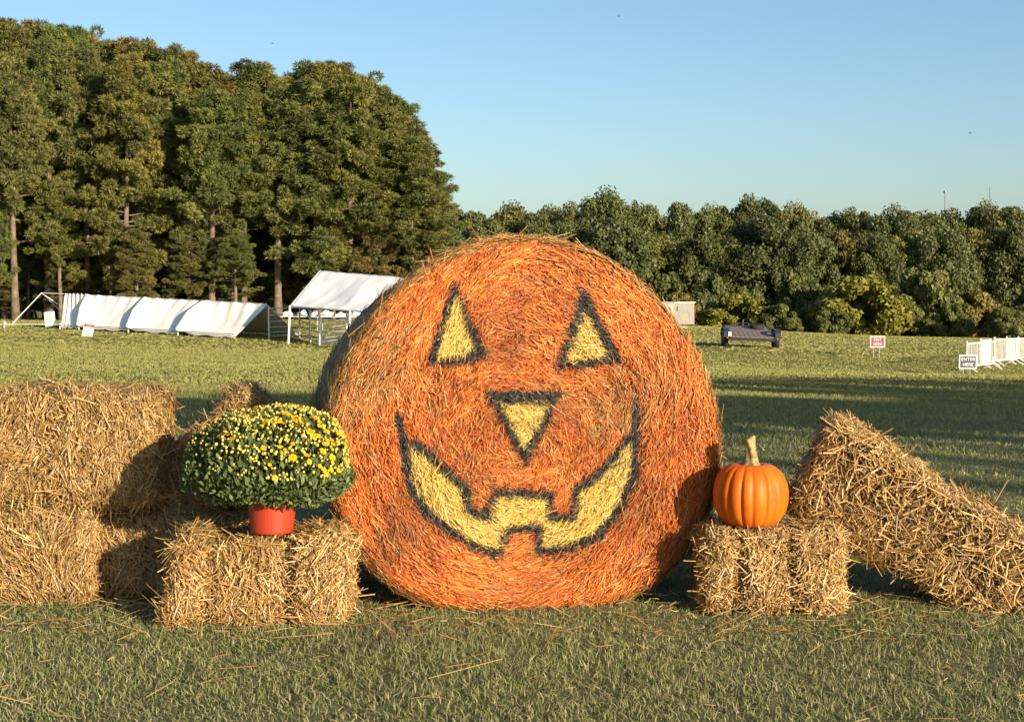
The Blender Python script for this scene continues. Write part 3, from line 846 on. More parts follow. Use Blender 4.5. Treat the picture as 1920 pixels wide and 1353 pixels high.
# tilted warning sign
c = at(165, 622, 70); zg = gz(c.x, 70)
ws = empty('warning_sign', (c.x, 70, zg), 0, 'tilted white warning sign with a red header in front of the low tents', 'sign')
k = 70 / F_PX
Mr = Matrix.Rotation(R(10), 3, 'Y') @ Matrix.Rotation(R(-12), 3, 'X')
zc = c.z - zg + 0.02
w, h = 19.5 * k, 28 * k
MB().box((0, 0, zc), (w, 0.012, h), Mr).build('panel', M_SIGNW, ws)
MB().box(Vector((0, 0, zc)) + Mr @ Vector((0, -0.009, h * 0.40)), (w * 0.98, 0.006, h * 0.19), Mr).build('header', M_RED, ws)
pr_ = MB()
for (cx_, cz_, ww) in ((-0.22, 0.17, 0.22), (0.06, 0.185, 0.1), (0.28, 0.2, 0.16), (0.0, 0.03, 0.36), (-0.18, -0.11, 0.1), (0.16, -0.09, 0.34), (-0.15, -0.27, 0.32), (0.25, -0.25, 0.36)):
    pr_.box(Vector((0, 0, zc)) + Mr @ Vector((cx_ * w, -0.0075, cz_ * h)), (ww * w, 0.003, h * 0.065), Mr)
pr_.build('faded_print', mat_plain('faded_red_print', (0.36, 0.14, 0.09), 0.6), ws, kind='stuff')
hp = MB()
hp.box(Vector((0, 0, zc)) + Mr @ Vector((0, -0.0135, h * 0.425)), (w * 0.62, 0.003, h * 0.04), Mr).box(Vector((0, 0, zc)) + Mr @ Vector((0.02, -0.0135, h * 0.365)), (w * 0.4, 0.003, h * 0.03), Mr)
hp.build('faded_print', mat_plain('pink_print', (0.6, 0.25, 0.2), 0.6), ws, kind='stuff')
MB().tube([(0.14, 0.06, -0.05), Vector((0, 0, zc)) + Mr @ Vector((0, 0.02, 0.1))], 0.015, 6).build('stake', M_WHITE, ws)
# plain white board beside the bare frame
c = at(93.5, 598, 79.5); zg = gz(c.x, 79.5)
wb = empty('notice_board', (c.x, 79.5, zg), 0, 'white notice board with a grey print standing left of the tents', 'sign')
k = 79.5 / F_PX; Mr = Matrix.Rotation(R(-7), 3, 'Y') @ Matrix.Rotation(R(-6), 3, 'X'); zc = c.z - zg
w, h = 19.5 * k, 27 * k
MB().box((0, 0, zc), (w, 0.02, h), Mr).build('panel', M_SIGNW, wb)
MB().box(Vector((0, 0, zc)) + Mr @ Vector((0.0, -0.013, h * 0.39)), (w * 0.46, 0.005, h * 0.055), Mr).build('header_bar', M_DARKINK, wb)
pb = MB(); pb.add([Vector((0, 0, zc)) + Mr @ Vector((x * w, -0.0125, z * h)) for x, z in ((-0.12, 0.3), (0.22, 0.26), (0.24, -0.12), (0.3, -0.24), (-0.2, -0.34), (-0.24, -0.18))], [(0, 1, 2, 3, 4, 5)])
pb.build('grey_print', M_SIGNGREY, wb)
MB().tube([(0.2, 0.1, -0.03), Vector((0, 0, zc)) + Mr @ Vector((0, 0.02, 0.2))], 0.02, 6).build('prop', M_WHITE, wb)

# ------------------------------------------------------------------ right: barriers, trailer, box trailer
bar0 = at(1812, 690, 57.5); bar1 = at(1965, 668, 73)
bd = Vector((bar1.x - bar0.x, bar1.y - bar0.y, 0)); NB = 7
blen = bd.length / NB; bdir = bd.normalized()
def make_barrier():
    root = empty('crowd_barrier')
    L, H = blen * 0.97, 1.08
    MB().tube([(0, 0, 0.22), (0, 0, H), (L, 0, H), (L, 0, 0.22), (0, 0, 0.22)], 0.03, 6, False).build('frame', M_WHITE, root)
    nb = 17
    me = MB().tube([(0, 0, 0.22), (0, 0, H)], 0.013, 5).build('upright_bar', M_WHITE, root)
    me.location = (L / (nb + 1), 0, 0)
    for i in range(1, nb):
        o = obj('upright_bar', me.data, None, root); o.location = (L * (i + 1) / (nb + 1), 0, 0)
    for fx in (0.12, L - 0.12):
        MB().tube([(fx, -0.38, 0.02), (fx, 0, 0.24), (fx, 0.38, 0.02)], 0.028, 6).tube([(fx, 0, 0.24), (fx, 0, 0.5)], 0.025, 5).build('foot', M_WHITE, root)
    MB().box((0.0, 0, H + 0.03), (0.05, 0.05, 0.16)).build('hook', M_WHITE, root)
    return root
proto = make_barrier()
lbs = ('white crowd barrier nearest the ENTER HERE sign', 'second white crowd barrier, next behind the one at the ENTER HERE sign', 'third white crowd barrier counted from the ENTER HERE sign', 'fourth white crowd barrier counted from the ENTER HERE sign',
       'fifth white crowd barrier counted from the ENTER HERE sign', 'sixth white crowd barrier, at the right edge of the picture', 'seventh white crowd barrier, partly cut by the right edge')
for i in range(NB):
    o = proto if i == 0 else copy_tree(proto)
    q = bar0 + bd * (i / NB)
    q1 = bar0 + bd * ((i + 1) / NB)
    wob = (-0.22, 0.05, -0.16, -0.02, -0.15, -0.06, -0.1)[i]
    z0, z1 = gz(q.x, q.y), gz(q1.x, q1.y)
    o.location = (q.x, q.y, z0)
    o.rotation_euler = (0, -math.atan2(z1 - z0, blen), math.atan2(bd.y, bd.x) + wob)
    tag(o, lbs[i], 'barrier', 'white crowd barriers in a line')

# flatbed trailer seen from behind
c = at(1410, 651, 66); zg = gz(c.x, 66)
c2 = gz(c.x + 1.1, 66) - gz(c.x - 1.1, 66)
tr = empty('flatbed_trailer', (c.x, 66.0, zg), R(-3), 'empty black flatbed trailer with a plank deck and spare wheel parked in the field', 'trailer')
tr.rotation_euler = (0, math.atan2(-c2, 2.2), R(-3))
Wd = 1.86; tilt = R(6.5)
Mt_ = Matrix.Rotation(tilt, 3, 'X')
def dk(x, y, z): return Mt_ @ Vector((x, y, z)) + Vector((0, 0, 0.37))
for i in range(9):
    x = -Wd / 2 + Wd * (i + 0.5) / 9
    b = MB().box((0, 0, 0), (Wd / 9 * 0.93, 3.4, 0.04), Mt_); o = b.build('plank', M_PLANK, tr); o.location = dk(x, 1.6, 0.08)
fm = MB()
for sx in (-1, 1): fm.box(dk(sx * (Wd / 2 + 0.03), 1.6, 0.05), (0.05, 3.5, 0.11), Mt_)
fm.box(dk(0, -0.13, -0.01), (Wd + 0.1, 0.08, 0.11), Mt_).box(dk(0, 3.34, 0.05), (Wd + 0.1, 0.06, 0.14), Mt_)
fm.build('deck_frame', M_DARKMETAL, tr)
MB().box((0, 1.2, 0.33), (Wd + 0.3, 0.09, 0.09)).build('axle', M_DARKMETAL, tr)
for sx in (-1, 1):
    for yy in (0.5, 1.35):
        w_ = MB(); Mx = Matrix.Rotation(R(90), 3, 'Y')
        w_.lathe([(0.16, -0.10), (0.30, -0.105), (0.335, -0.08), (0.335, 0.08), (0.30, 0.105), (0.16, 0.10)], (0, 0, 0), 22, Mx)
        o = w_.build('wheel', M_RUBBER, tr, smooth=True); o.location = (sx * (Wd / 2 + 0.18), yy, 0.335)
        rm = MB().lathe([(0.0, -0.06), (0.12, -0.06), (0.165, -0.1), (0.165, 0.1), (0.12, 0.06), (0.0, 0.06)], (0, 0, 0), 18, Mx).build('rim', M_STEEL, o, smooth=True)
    fd = MB(); pts = []
    for k_ in range(9):
        a = math.pi * k_ / 8; pts.append((0.93 - 0.95 * math.cos(a), 0.42 + 0.38 * math.sin(a) ** 0.6))
    V_, F_ = [], []
    for (yy, zz) in pts:
        for xx in (-0.12, 0.12):
            for dz in (0, 0.025): V_.append((sx * (Wd / 2 + 0.18) + xx, yy, zz + dz))
    for k_ in range(8):
        q = k_ * 4; F_ += [(q, q + 4, q + 6, q + 2), (q + 1, q + 3, q + 7, q + 5), (q, q + 1, q + 5, q + 4), (q + 2, q + 6, q + 7, q + 3)]
    F_ += [(0, 2, 3, 1), (32, 33, 35, 34)]
    fd.add(V_, F_).build('fender', M_DARKMETAL, tr)
    MB().box((sx * (Wd / 2 + 0.15), -0.13, 0.40), (0.1, 0.03, 0.06)).build('tail_light', M_LAMPRED, tr)
MB().box((-0.98, -0.02, 0.55), (0.12, 0.03, 0.2)).build('number_plate', M_SIGNW, tr)
sp = MB().lathe([(0.16, -0.09), (0.30, -0.095), (0.33, -0.07), (0.33, 0.07), (0.30, 0.095), (0.16, 0.09)], (0, 0, 0), 24).build('spare_wheel', M_RUBBER, tr, smooth=True)
sp.location = dk(0.45, 2.6, 0.2); sp.rotation_euler = (tilt, 0, 0)
MB().lathe([(0.0, 0.02), (0.165, 0.02), (0.165, -0.05)], (0, 0, 0), 18).build('rim', M_STEEL, sp)
jk = MB().tube([(0, 4.4, 0.02), (0, 4.4, 1.12)], 0.035, 8).tube([(0, 4.4, 1.1), (0.18, 4.4, 1.14)], 0.015, 6); jk.build('jack', M_DARKMETAL, tr)
MB().tube([dk(-0.8, 3.34, 0), (0, 4.6, 0.55)], 0.045, 6).tube([dk(0.8, 3.34, 0), (0, 4.6, 0.55)], 0.045, 6).tube([(0, 4.55, 0.55), (0, 4.95, 0.55)], 0.05, 6).build('tongue', M_DARKMETAL, tr)
MB().tube([dk(-0.7, 2.9, 0.1), dk(-0.7, 2.95, 0.28), dk(0.1, 2.95, 0.28), dk(0.1, 2.9, 0.1)], 0.025, 6).build('rail', M_DARKMETAL, tr)

# box trailer half hidden behind the painted bale
c = at(1264, 568, 92); cr = at(1302, 575, 93.6); zg = gz(c.x, 92)
bt = empty('box_trailer', (c.x, 92, zg), 0, 'pale box trailer with a round printed emblem, half hidden behind the painted bale', 'trailer')
ex = Vector((cr.x - c.x, 93.6 - 92, 0)); ey = Vector((-2.2, 1.2, 0))
H = c.z - zg; z0 = 0.35
def bp(a, b, z): return tuple(ex * a + ey * b + Vector((0, 0, z)))
MB().add([bp(0, 0, z0), bp(0, 1, z0), bp(0, 1, H), bp(0, 0, H)], [(0, 1, 2, 3)]).build('side_wall', M_BOXL, bt)
MB().add([bp(1, 0, z0), bp(1, 1, z0), bp(1, 1, H), bp(1, 0, H), bp(0, 1, z0), bp(0, 1, H)], [(0, 3, 2, 1), (1, 2, 5, 4)]).build('far_wall', M_BOXL, bt)
MB().add([bp(0, 0, z0), bp(1, 0, z0), bp(1, 0, H), bp(0, 0, H)], [(0, 1, 2, 3)]).build('emblem_wall', M_BOXR, bt)  # emblem side, coloured a darker grey-beige than the cream walls
MB().add([bp(-.02, -.02, H), bp(1.02, -.02, H), bp(1.02, 1.02, H), bp(-.02, 1.02, H), bp(-.02, -.02, H + .05), bp(1.02, -.02, H + .05), bp(1.02, 1.02, H + .05), bp(-.02, 1.02, H + .05)],
         [(0, 3, 2, 1), (4, 5, 6, 7), (0, 1, 5, 4), (1, 2, 6, 5), (2, 3, 7, 6), (3, 0, 4, 7)]).build('roof', M_BOXL, bt)
eN = Vector((ex.y, -ex.x, 0)).normalized()
def on_wall(a, z, o=0.012): return tuple(ex * a + Vector((0, 0, z)) + eN * o)
arc = MB(); V_, F_ = [], []
for k_ in range(13):
    a = math.pi * (1.08 - 1.16 * k_ / 12)
    for rr in (0.52, 0.64): V_.append(on_wall(0.52 + rr * 0.40 / 0.64 * math.cos(a) * 0.82, H - 0.95 + rr * 1.05 * math.sin(a)))
for k_ in range(12): F_.append((k_ * 2, k_ * 2 + 1, k_ * 2 + 3, k_ * 2 + 2))
arc.add(V_, F_).build('emblem_arc', M_BLUEINK, bt)
em = MB(); V_ = [on_wall(0.52 + 0.10 * math.cos(2 * math.pi * k_ / 14), H - 0.42 + 0.14 * math.sin(2 * math.pi * k_ / 14), 0.014) for k_ in range(14)]
em.add(V_, [tuple(range(14))]).build('emblem_disc', M_BLUEINK, bt)
ln = MB()
for (z_, w_) in ((-0.78, 0.2), (-1.0, 0.32)): ln.add([on_wall(0.52 - w_ / 2, H + z_ - 0.06), on_wall(0.52 + w_ / 2, H + z_ - 0.06), on_wall(0.52 + w_ / 2, H + z_ + 0.06), on_wall(0.52 - w_ / 2, H + z_ + 0.06)], [(0, 1, 2, 3)])
ln.build('orange_print', M_ORANGEINK, bt)
ln = MB()
for (z_, w_) in ((-1.25, 0.22), (-1.5, 0.3)): ln.add([on_wall(0.52 - w_ / 2, H + z_ - 0.04), on_wall(0.52 + w_ / 2, H + z_ - 0.04), on_wall(0.52 + w_ / 2, H + z_ + 0.04), on_wall(0.52 - w_ / 2, H + z_ + 0.04)], [(0, 1, 2, 3)])
ln.build('grey_print', M_BLUEINK, bt)
MB().tube([on_wall(0.14, H - 0.5, 0.03), on_wall(0.14, H - 0.2, 0.03)], 0.035, 6).build('door_latch', M_DARKINK, bt)
for a, b in ((0.25, 0.5), (0.6, 0.5)):
    w_ = MB().lathe([(0.0, -0.11), (0.2, -0.11), (0.34, -0.09), (0.34, 0.09), (0.2, 0.11), (0, 0.11)], (0, 0, 0), 18, Matrix.Rotation(R(90), 3, 'Y')).build('wheel', M_RUBBER, bt, smooth=True)
    w_.location = Vector(bp(a, 0.45, 0.33))

# ------------------------------------------------------------------ straw
def stalks(P, N, T, L, W, bend, sbend, col, colfn=None, bent=0.3):
    """V-profiled ribbons: three stations when bent, two when straight"""
    S = unit(np.cross(T, N))
    kb = np.random.default_rng(len(P)).uniform(0, 1, len(P)) < bent
    outs = []
    for sel, stations in ((kb, ((-0.5, 0.7, 0.0), (0.0, 1.0, 1.0), (0.5, 0.7, 0.0))), (~kb, ((-0.5, 0.85, 0.0), (0.5, 0.85, 0.0)))):
        if not sel.any(): continue
        p_, n_, t_, s_ = P[sel], N[sel], T[sel], S[sel]
        V = []
        for st_, wf, bb in stations:
            c = p_ + t_ * (L[sel] * st_)[:, None] + n_ * (bend[sel] * bb)[:, None] + s_ * (sbend[sel] * bb)[:, None]
            hw = (W[sel] * 0.5 * wf)[:, None]
            V += [c - s_ * hw, c + n_ * hw * 0.8, c + s_ * hw]
        V = np.stack(V, 1)
        m_ = V.shape[1]
        C = np.repeat(col[sel][:, None, :], m_, axis=1)
        if colfn is not None: C = colfn(V, C, sel)
        k = np.arange(len(p_))[:, None] * m_
        q = [k + np.array([[0, 1, 4, 3]]), k + np.array([[1, 2, 5, 4]])]
        if m_ == 9: q += [k + np.array([[3, 4, 7, 6]]), k + np.array([[4, 5, 8, 7]])]
        outs.append((V.reshape(-1, 3), np.concatenate(q), C.reshape(-1, 3)))
    off = 0; Vs, Qs, Cs = [], [], []
    for V, q, C in outs:
        Vs.append(V); Qs.append(q + off); Cs.append(C); off += len(V)
    return np.concatenate(Vs), np.concatenate(Qs), np.concatenate(Cs)

PAL = np.array([(0.56, 0.35, 0.12), (0.46, 0.265, 0.08), (0.68, 0.47, 0.20), (0.31, 0.165, 0.05), (0.20, 0.105, 0.035), (0.52, 0.36, 0.16)])
PALP = np.array([0.27, 0.26, 0.15, 0.16, 0.09, 0.07])
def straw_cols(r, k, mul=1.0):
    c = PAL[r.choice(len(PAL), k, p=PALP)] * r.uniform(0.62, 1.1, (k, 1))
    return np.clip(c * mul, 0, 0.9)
mcore, nt, n, l, p = mat_new('packed_straw_core')
tc = n.new('ShaderNodeTexCoord'); mp = n.new('ShaderNodeMapping'); mp.inputs['Scale'].default_value = (60, 60, 14)
nz = n.new('ShaderNodeTexNoise'); nz.inputs['Scale'].default_value = 1.0; nz.inputs['Detail'].default_value = 8
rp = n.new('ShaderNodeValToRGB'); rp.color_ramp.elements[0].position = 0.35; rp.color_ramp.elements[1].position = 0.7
rp.color_ramp.elements[0].color = (0.05, 0.026, 0.010, 1); rp.color_ramp.elements[1].color = (0.20, 0.115, 0.04, 1)  # dark colour adds to the shade in the gaps between stalks
bmp = n.new('ShaderNodeBump'); bmp.inputs['Strength'].default_value = 0.9; bmp.inputs['Distance'].default_value = 0.01
l.new(tc.outputs['Object'], mp.inputs[0]); l.new(mp.outputs[0], nz.inputs['Vector']); l.new(nz.outputs[0], rp.inputs[0]); l.new(rp.outputs[0], p.inputs['Base Color'])
l.new(nz.outputs[0], bmp.inputs['Height']); l.new(bmp.outputs[0], p.inputs['Normal']); p.inputs['Roughness'].default_value = 0.9
M_CORE = mcore

def straw_bale(label, size, loc, M, seed, count, grooves=(-1 / 6, 1 / 6), groove_d=0.03, vert=0.5, mul=1.0, rnd=0.07, weights=None, long_ends=0.03, lump=0.018, flare=0.0, shear=0.0, wmul=1.0):
    """M: 3x3 rotation; loc: centre of the bale"""
    r = np.random.default_rng(seed)
    L, W, H = size
    half = np.array(size) / 2
    seg_off = r.uniform(-0.02, 0.02, len(grooves) + 1)
    root = empty('straw_bale', loc, 0, label, 'straw bale', 'square straw bales around the painted bale')
    root.rotation_euler = M.to_euler()
    def surf(P):
        inner = half - rnd
        c = np.clip(P, -inner, inner)
        nn = unit(P - c)
        s = c + nn * rnd
        g = np.zeros(len(P))
        for k, gx_ in enumerate(grooves):
            xx = s[:, 0] - gx_ * L - 0.012 * np.sin(s[:, 2] * 9 + seed + k)
            g += groove_d * np.exp(-(xx / 0.028) ** 2)
        segi = np.digitize(s[:, 0], [q_ * L for q_ in grooves]) if grooves else np.zeros(len(P), int)
        g = g - seg_off[segi]
        g *= 1 - np.abs(nn[:, 0])
        bulge = 0.014 * np.sin((s[:, 0] / L + 0.5) * math.pi * (len(grooves) + 1)) ** 2 * (1 - np.abs(nn[:, 0]))
        lm = lump * sines(s, seed, 7.0) + lump * 0.6 * sines(s, seed + 1, 22.0)
        o_ = s + nn * (lm + bulge - g)[:, None]
        o_[:, 0] -= flare * np.clip(-s[:, 0] / L - 0.1, 0, 1) * (0.5 - s[:, 2] / H) * 2
        o_[:, 0] -= shear * s[:, 2] / H
        return o_, nn
    # core
    Vs, Fs, off = [], [], 0
    for ax in range(3):
        for sg in (-1, 1):
            o1, o2 = [a for a in range(3) if a != ax]
            n1_, n2_ = max(6, int(size[o1] * 40)), max(6, int(size[o2] * 40))
            A, B = np.meshgrid(np.linspace(-half[o1], half[o1], n1_), np.linspace(-half[o2], half[o2], n2_))
            P = np.zeros((A.size, 3)); P[:, ax] = sg * half[ax]; P[:, o1] = A.ravel(); P[:, o2] = B.ravel()
            S, nn = surf(P)
            Vs.append(S - nn * 0.03)
            I = np.arange(A.size).reshape(n2_, n1_) + off
            Q = np.stack([I[:-1, :-1].ravel(), I[:-1, 1:].ravel(), I[1:, 1:].ravel(), I[1:, :-1].ravel()], -1)
            if (sg > 0) == (ax == 1): Q = Q[:, ::-1]
            Fs.append(Q); off += A.size
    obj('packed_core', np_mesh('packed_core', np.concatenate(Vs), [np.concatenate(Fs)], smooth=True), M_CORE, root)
    # stalks: face list (axis, sign, weight)
    wts = weights or {(1, -1): 1.0, (2, 1): 0.8, (0, 1): 0.9, (0, -1): 0.9, (1, 1): 0.25, (2, -1): 0.1}
    tot = sum(w * size[[a for a in range(3) if a != ax][0]] * size[[a for a in range(3) if a != ax][1]] for (ax, sg), w in wts.items())
    PV, PQ, PC, off = [], [], [], 0
    for (ax, sg), w in wts.items():
        o1, o2 = [a for a in range(3) if a != ax]
        k = int(1.3 * count * w * size[o1] * size[o2] / tot)
        if k < 4: continue
        P = np.zeros((k, 3)); P[:, ax] = sg * half[ax]
        P[:, o1] = r.uniform(-half[o1], half[o1], k); P[:, o2] = r.uniform(-half[o2], half[o2], k)
        S, nn = surf(P)
        e = np.zeros(3); e[2 if ax != 2 else 0] = 1
        if ax == 2: e = np.array([1.0, 0.0, 0])
        t0 = unit(e[None] - nn * (nn @ e)[:, None]); t1 = np.cross(nn, t0)
        # clumps share a direction
        clump = 1.3 * sines(S, seed + 5, 14.0)
        ang = np.where(r.uniform(0, 1, k) < vert, clump * 0.55 + r.normal(0, 0.38, k), r.uniform(-1.57, 1.57, k))
        T = t0 * np.cos(ang)[:, None] + t1 * np.sin(ang)[:, None]
        tilt = r.normal(0.0, 0.24, k)
        lng = r.uniform(0, 1, k) < long_ends
        tilt[lng] = r.normal(0, 0.6, lng.sum())
        T = unit(T * np.cos(tilt)[:, None] + nn * np.sin(tilt)[:, None])
        N = unit(nn - T * np.sum(nn * T, 1)[:, None] + 0.45 * np.cross(T, nn) * r.normal(0, 1, (k, 1)))
        Ln = np.clip(r.lognormal(math.log(0.072), 0.5, k), 0.025, 0.26)
        Ln[lng] *= 1.35
        Wd = r.uniform(0.0032, 0.0076, k) * wmul
        dp = r.uniform(-0.03, 0.013, k)
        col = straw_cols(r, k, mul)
        col *= np.clip(0.82 + 9 * dp, 0.6, 1.0)[:, None] * 0 + 1
        if ax == 2: col = col * np.array([0.92, 0.95, 0.95])
        V_, q_, C_ = stalks(S + nn * dp[:, None], N, T, Ln, Wd, r.normal(0, 0.006, k), r.normal(0, 0.010, k), col)
        PV.append(V_); PQ.append(q_ + off); PC.append(C_); off += len(V_)
    obj('straw', np_mesh('straw', np.concatenate(PV), [np.concatenate(PQ)], np.concatenate(PC)), M_STRAW, root, kind='stuff')
    if grooves:
        for g in grooves:
            pts = []
            a, b, rr = half[1] - 0.005, half[2] - 0.005, 0.06
            for (cy, cz, a0) in ((a - rr, b - rr, 0), (-(a - rr), b - rr, 90), (-(a - rr), -(b - rr), 180), (a - rr, -(b - rr), 270)):
                for k in range(4):
                    t = R(a0 + 30 * k); pts.append((g * L, cy + (rr - groove_d * 0.4) * math.cos(t), cz + (rr - groove_d * 0.4) * math.sin(t)))
            pts.append(pts[0])
            MB().tube(pts, 0.0028, 5, False).build('twine', M_TWINE, root)
    return root

def bale_at(px0, px1, dfront, z0, z1, W, label, seed, count, rz=0.0, **kw):
    x0, x1 = (px0 - CX) * dfront / F_PX, (px1 - CX) * dfront / F_PX
    return straw_bale(label, (x1 - x0, W, z1 - z0), ((x0 + x1) / 2, dfront + W / 2, (z0 + z1) / 2), Matrix.Rotation(rz, 3, 'Z'), seed, count, **kw)

E_TOP, F_TOP = 0.41, 0.405
bale_at(306, 646, 7.02, -0.01, E_TOP, 0.46, 'golden straw bale on the grass carrying the potted yellow mum', 101, 15000, rz=R(1.5), grooves=(-0.27, 0.17), groove_d=0.06, vert=0.45, flare=0.07, long_ends=0.05)
bale_at(1322, 1592, 7.28, -0.01, F_TOP, 0.42, 'short straw bale in three segments carrying the orange pumpkin', 102, 13000, rz=R(-1.5), grooves=(-0.25, 0.135), groove_d=0.06, vert=0.4, long_ends=0.04, wmul=1.1)
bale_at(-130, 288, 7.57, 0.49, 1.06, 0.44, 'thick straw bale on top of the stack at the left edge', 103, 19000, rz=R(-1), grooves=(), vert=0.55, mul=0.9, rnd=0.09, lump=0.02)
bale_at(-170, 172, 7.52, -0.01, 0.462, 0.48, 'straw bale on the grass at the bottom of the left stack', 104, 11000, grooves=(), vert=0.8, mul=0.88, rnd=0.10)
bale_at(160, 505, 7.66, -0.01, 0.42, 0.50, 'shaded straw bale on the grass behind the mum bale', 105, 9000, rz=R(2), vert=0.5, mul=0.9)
def leaning(p_lo, p_hi, L, W, H, label, seed, count, **kw):
    ax = (p_hi - p_lo).normalized()
    nrm = (Vector((0, 0, 1)) - ax * ax.z).normalized()
    side = nrm.cross(ax)
    M = Matrix((ax, side, nrm)).transposed()
    return straw_bale(label, (L, W, H), p_lo + ax * (L / 2), M, seed, count, **kw)
lo, hi = at(315, 960, 8.10), at(495, 778, 8.14)
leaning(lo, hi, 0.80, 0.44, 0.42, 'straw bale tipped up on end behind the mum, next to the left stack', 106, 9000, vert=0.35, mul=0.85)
hi, lo = at(1500, 850, 7.84), at(1890, 1086, 7.58)
ax_ = (hi - lo).normalized()
straw_b = leaning(hi - ax_ * 0.06 + ax_ * 0.0, hi - ax_, 1.32, 0.50, 0.50, 'big straw bale slanting down to the grass at the right edge', 107, 19000, grooves=(0.02,), groove_d=0.02, vert=0.3, rnd=0.08, lump=0.016, shear=0.07, wmul=1.2, long_ends=0.05,
                weights={(1, -1): 0.25, (1, 1): 1.0, (2, 1): 0.8, (0, 1): 0.9, (0, -1): 0.9, (2, -1): 0.5})

# ------------------------------------------------------------------ painted round bale
ROT = R(10)
BU = Vector((math.cos(ROT), math.sin(ROT), 0)); BW = Vector((-math.sin(ROT), math.cos(ROT), 0)); BV = Vector((0, 0, 1))
BC = at(980, 800, 7.46)
bale = empty('round_bale', (BC.x, BC.y, 0), 0, 'big round straw bale painted orange as a grinning jack-o-lantern', 'round bale')
BO = Vector((BC.x, BC.y, 0))
def face_uv(px, py):
    c = Vector((0, 0, CAM_Z)); d = at(px, py, 1.0) - c
    t = (BC - c).dot(BW) / d.dot(BW)
    q = c + d * t - BC
    return (q.dot(BU), q.dot(BV))
outl = [(613, 775), (651, 666), (717, 568), (799, 502), (886, 458), (963, 444), (1045, 453), (1127, 480), (1209, 540), (1278, 622), (1324, 704), (1346, 775), (1351, 857), (1340, 940), (1307, 1011), (1236, 1087), (1176, 1124), (1072, 1146), (963, 1151), (853, 1146), (760, 1117), (689, 1062), (640, 980), (616, 900), (607, 830)]
ou = np.array([face_uv(*p_) for p_ in outl])
th_ = np.arctan2(ou[:, 1], ou[:, 0]); ra_ = np.hypot(ou[:, 0], ou[:, 1])
k_ = np.argsort(th_); th_, ra_ = th_[k_], ra_[k_]
def rim(t):
    t = (np.asarray(t) + math.pi) % (2 * math.pi) - math.pi
    out = 0
    for dt in (-0.12, -0.06, 0, 0.06, 0.12):
        out = out + np.interp(t + dt, np.concatenate([th_ - 2 * math.pi, th_, th_ + 2 * math.pi]), np.tile(ra_, 3)) / 5
    return out
bu, bv, bw = np.array(BU), np.array(BV), np.array(BW)
bo = np.array((0, 0, BC.z))                     # face centre in the bale's own space
DEPTH = 1.42
def face_pt(s, t):
    """s 0..1 from the centre to the rim, t angle; domed and lumpy face with a rounded shoulder"""
    rr = rim(t) * s
    uv = np.stack([rr * np.cos(t), rr * np.sin(t)], -1)
    wv = 0.014 * sines(uv, 21, 5.0) + 0.010 * sines(uv, 22, 13.0) + 0.006 * np.sin(rr * 55 + 2 * t)
    edge = np.clip((s - 0.93) / 0.07, 0, 1)
    wv = wv * (1 - edge) + 0.055 * (1 - np.sqrt(np.maximum(0, 1 - edge ** 2))) + 0.02 * s ** 2 - 0.03
    return bo + uv[:, :1] * bu + uv[:, 1:] * bv + wv[:, None] * bw, uv
def sagf(t, d): return 1 - 0.11 * np.clip(np.sin(t), 0, 1) * d / DEPTH     # the roll sags towards its back
# core
nt_, ns_ = 120, 26
ss = np.concatenate([np.linspace(0.0, 0.92, 18), np.linspace(0.935, 1.0, 8)])
tt = np.linspace(0, 2 * math.pi, nt_, endpoint=False)
SS, TT = np.meshgrid(ss, tt, indexing='ij')
Pf, _ = face_pt(SS.ravel(), TT.ravel()); Pf = Pf + bw * 0.028
rings = [Pf.reshape(len(ss), nt_, 3)]
side = []
for d in np.linspace(0.08, DEPTH, 14):
    f = 1.0 + 0.006 * math.sin(d * 9) - 0.03 * max(0, (d - DEPTH + 0.08) / 0.08) ** 2
    rr = rim(tt) * f * 0.992 * sagf(tt, d)
    side.append(bo + (rr * np.cos(tt))[:, None] * bu + (rr * np.sin(tt))[:, None] * bv + d * bw)
back = [bo + (rim(tt) * sagf(tt, DEPTH) * f * np.cos(tt))[:, None] * bu + (rim(tt) * sagf(tt, DEPTH) * f * np.sin(tt))[:, None] * bv + (DEPTH + 0.02) * bw for f in (0.7, 0.35, 0.001)]
V = np.concatenate([rings[0].reshape(-1, 3)] + side + back)
nr = len(ss) + len(side) + len(back)
I = np.arange(nr * nt_).reshape(nr, nt_); J = np.roll(I, -1, axis=1)
Q = np.stack([I[:-1].ravel(), I[1:].ravel(), J[1:].ravel(), J[:-1].ravel()], -1)
mb_, nt2, n, l, p = mat_new('packed_orange_core')
tc = n.new('ShaderNodeTexCoord'); nz = n.new('ShaderNodeTexNoise'); nz.inputs['Scale'].default_value = 30; nz.inputs['Detail'].default_value = 8
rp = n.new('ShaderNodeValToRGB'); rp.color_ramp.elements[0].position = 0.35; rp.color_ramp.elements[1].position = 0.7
rp.color_ramp.elements[0].color = (0.05, 0.018, 0.008, 1); rp.color_ramp.elements[1].color = (0.26, 0.06, 0.012, 1)  # shade between the face stalks is put into this dark core colour
l.new(tc.outputs['Object'], nz.inputs['Vector']); l.new(nz.outputs[0], rp.inputs[0]); l.new(rp.outputs[0], p.inputs['Base Color']); p.inputs['Roughness'].default_value = 0.9
nface = len(ss) - 2
core = np_mesh('packed_core', V, [Q], smooth=True)
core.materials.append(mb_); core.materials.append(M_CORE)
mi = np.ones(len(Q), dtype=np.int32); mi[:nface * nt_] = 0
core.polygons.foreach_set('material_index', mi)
obj('packed_core', core, None, bale)

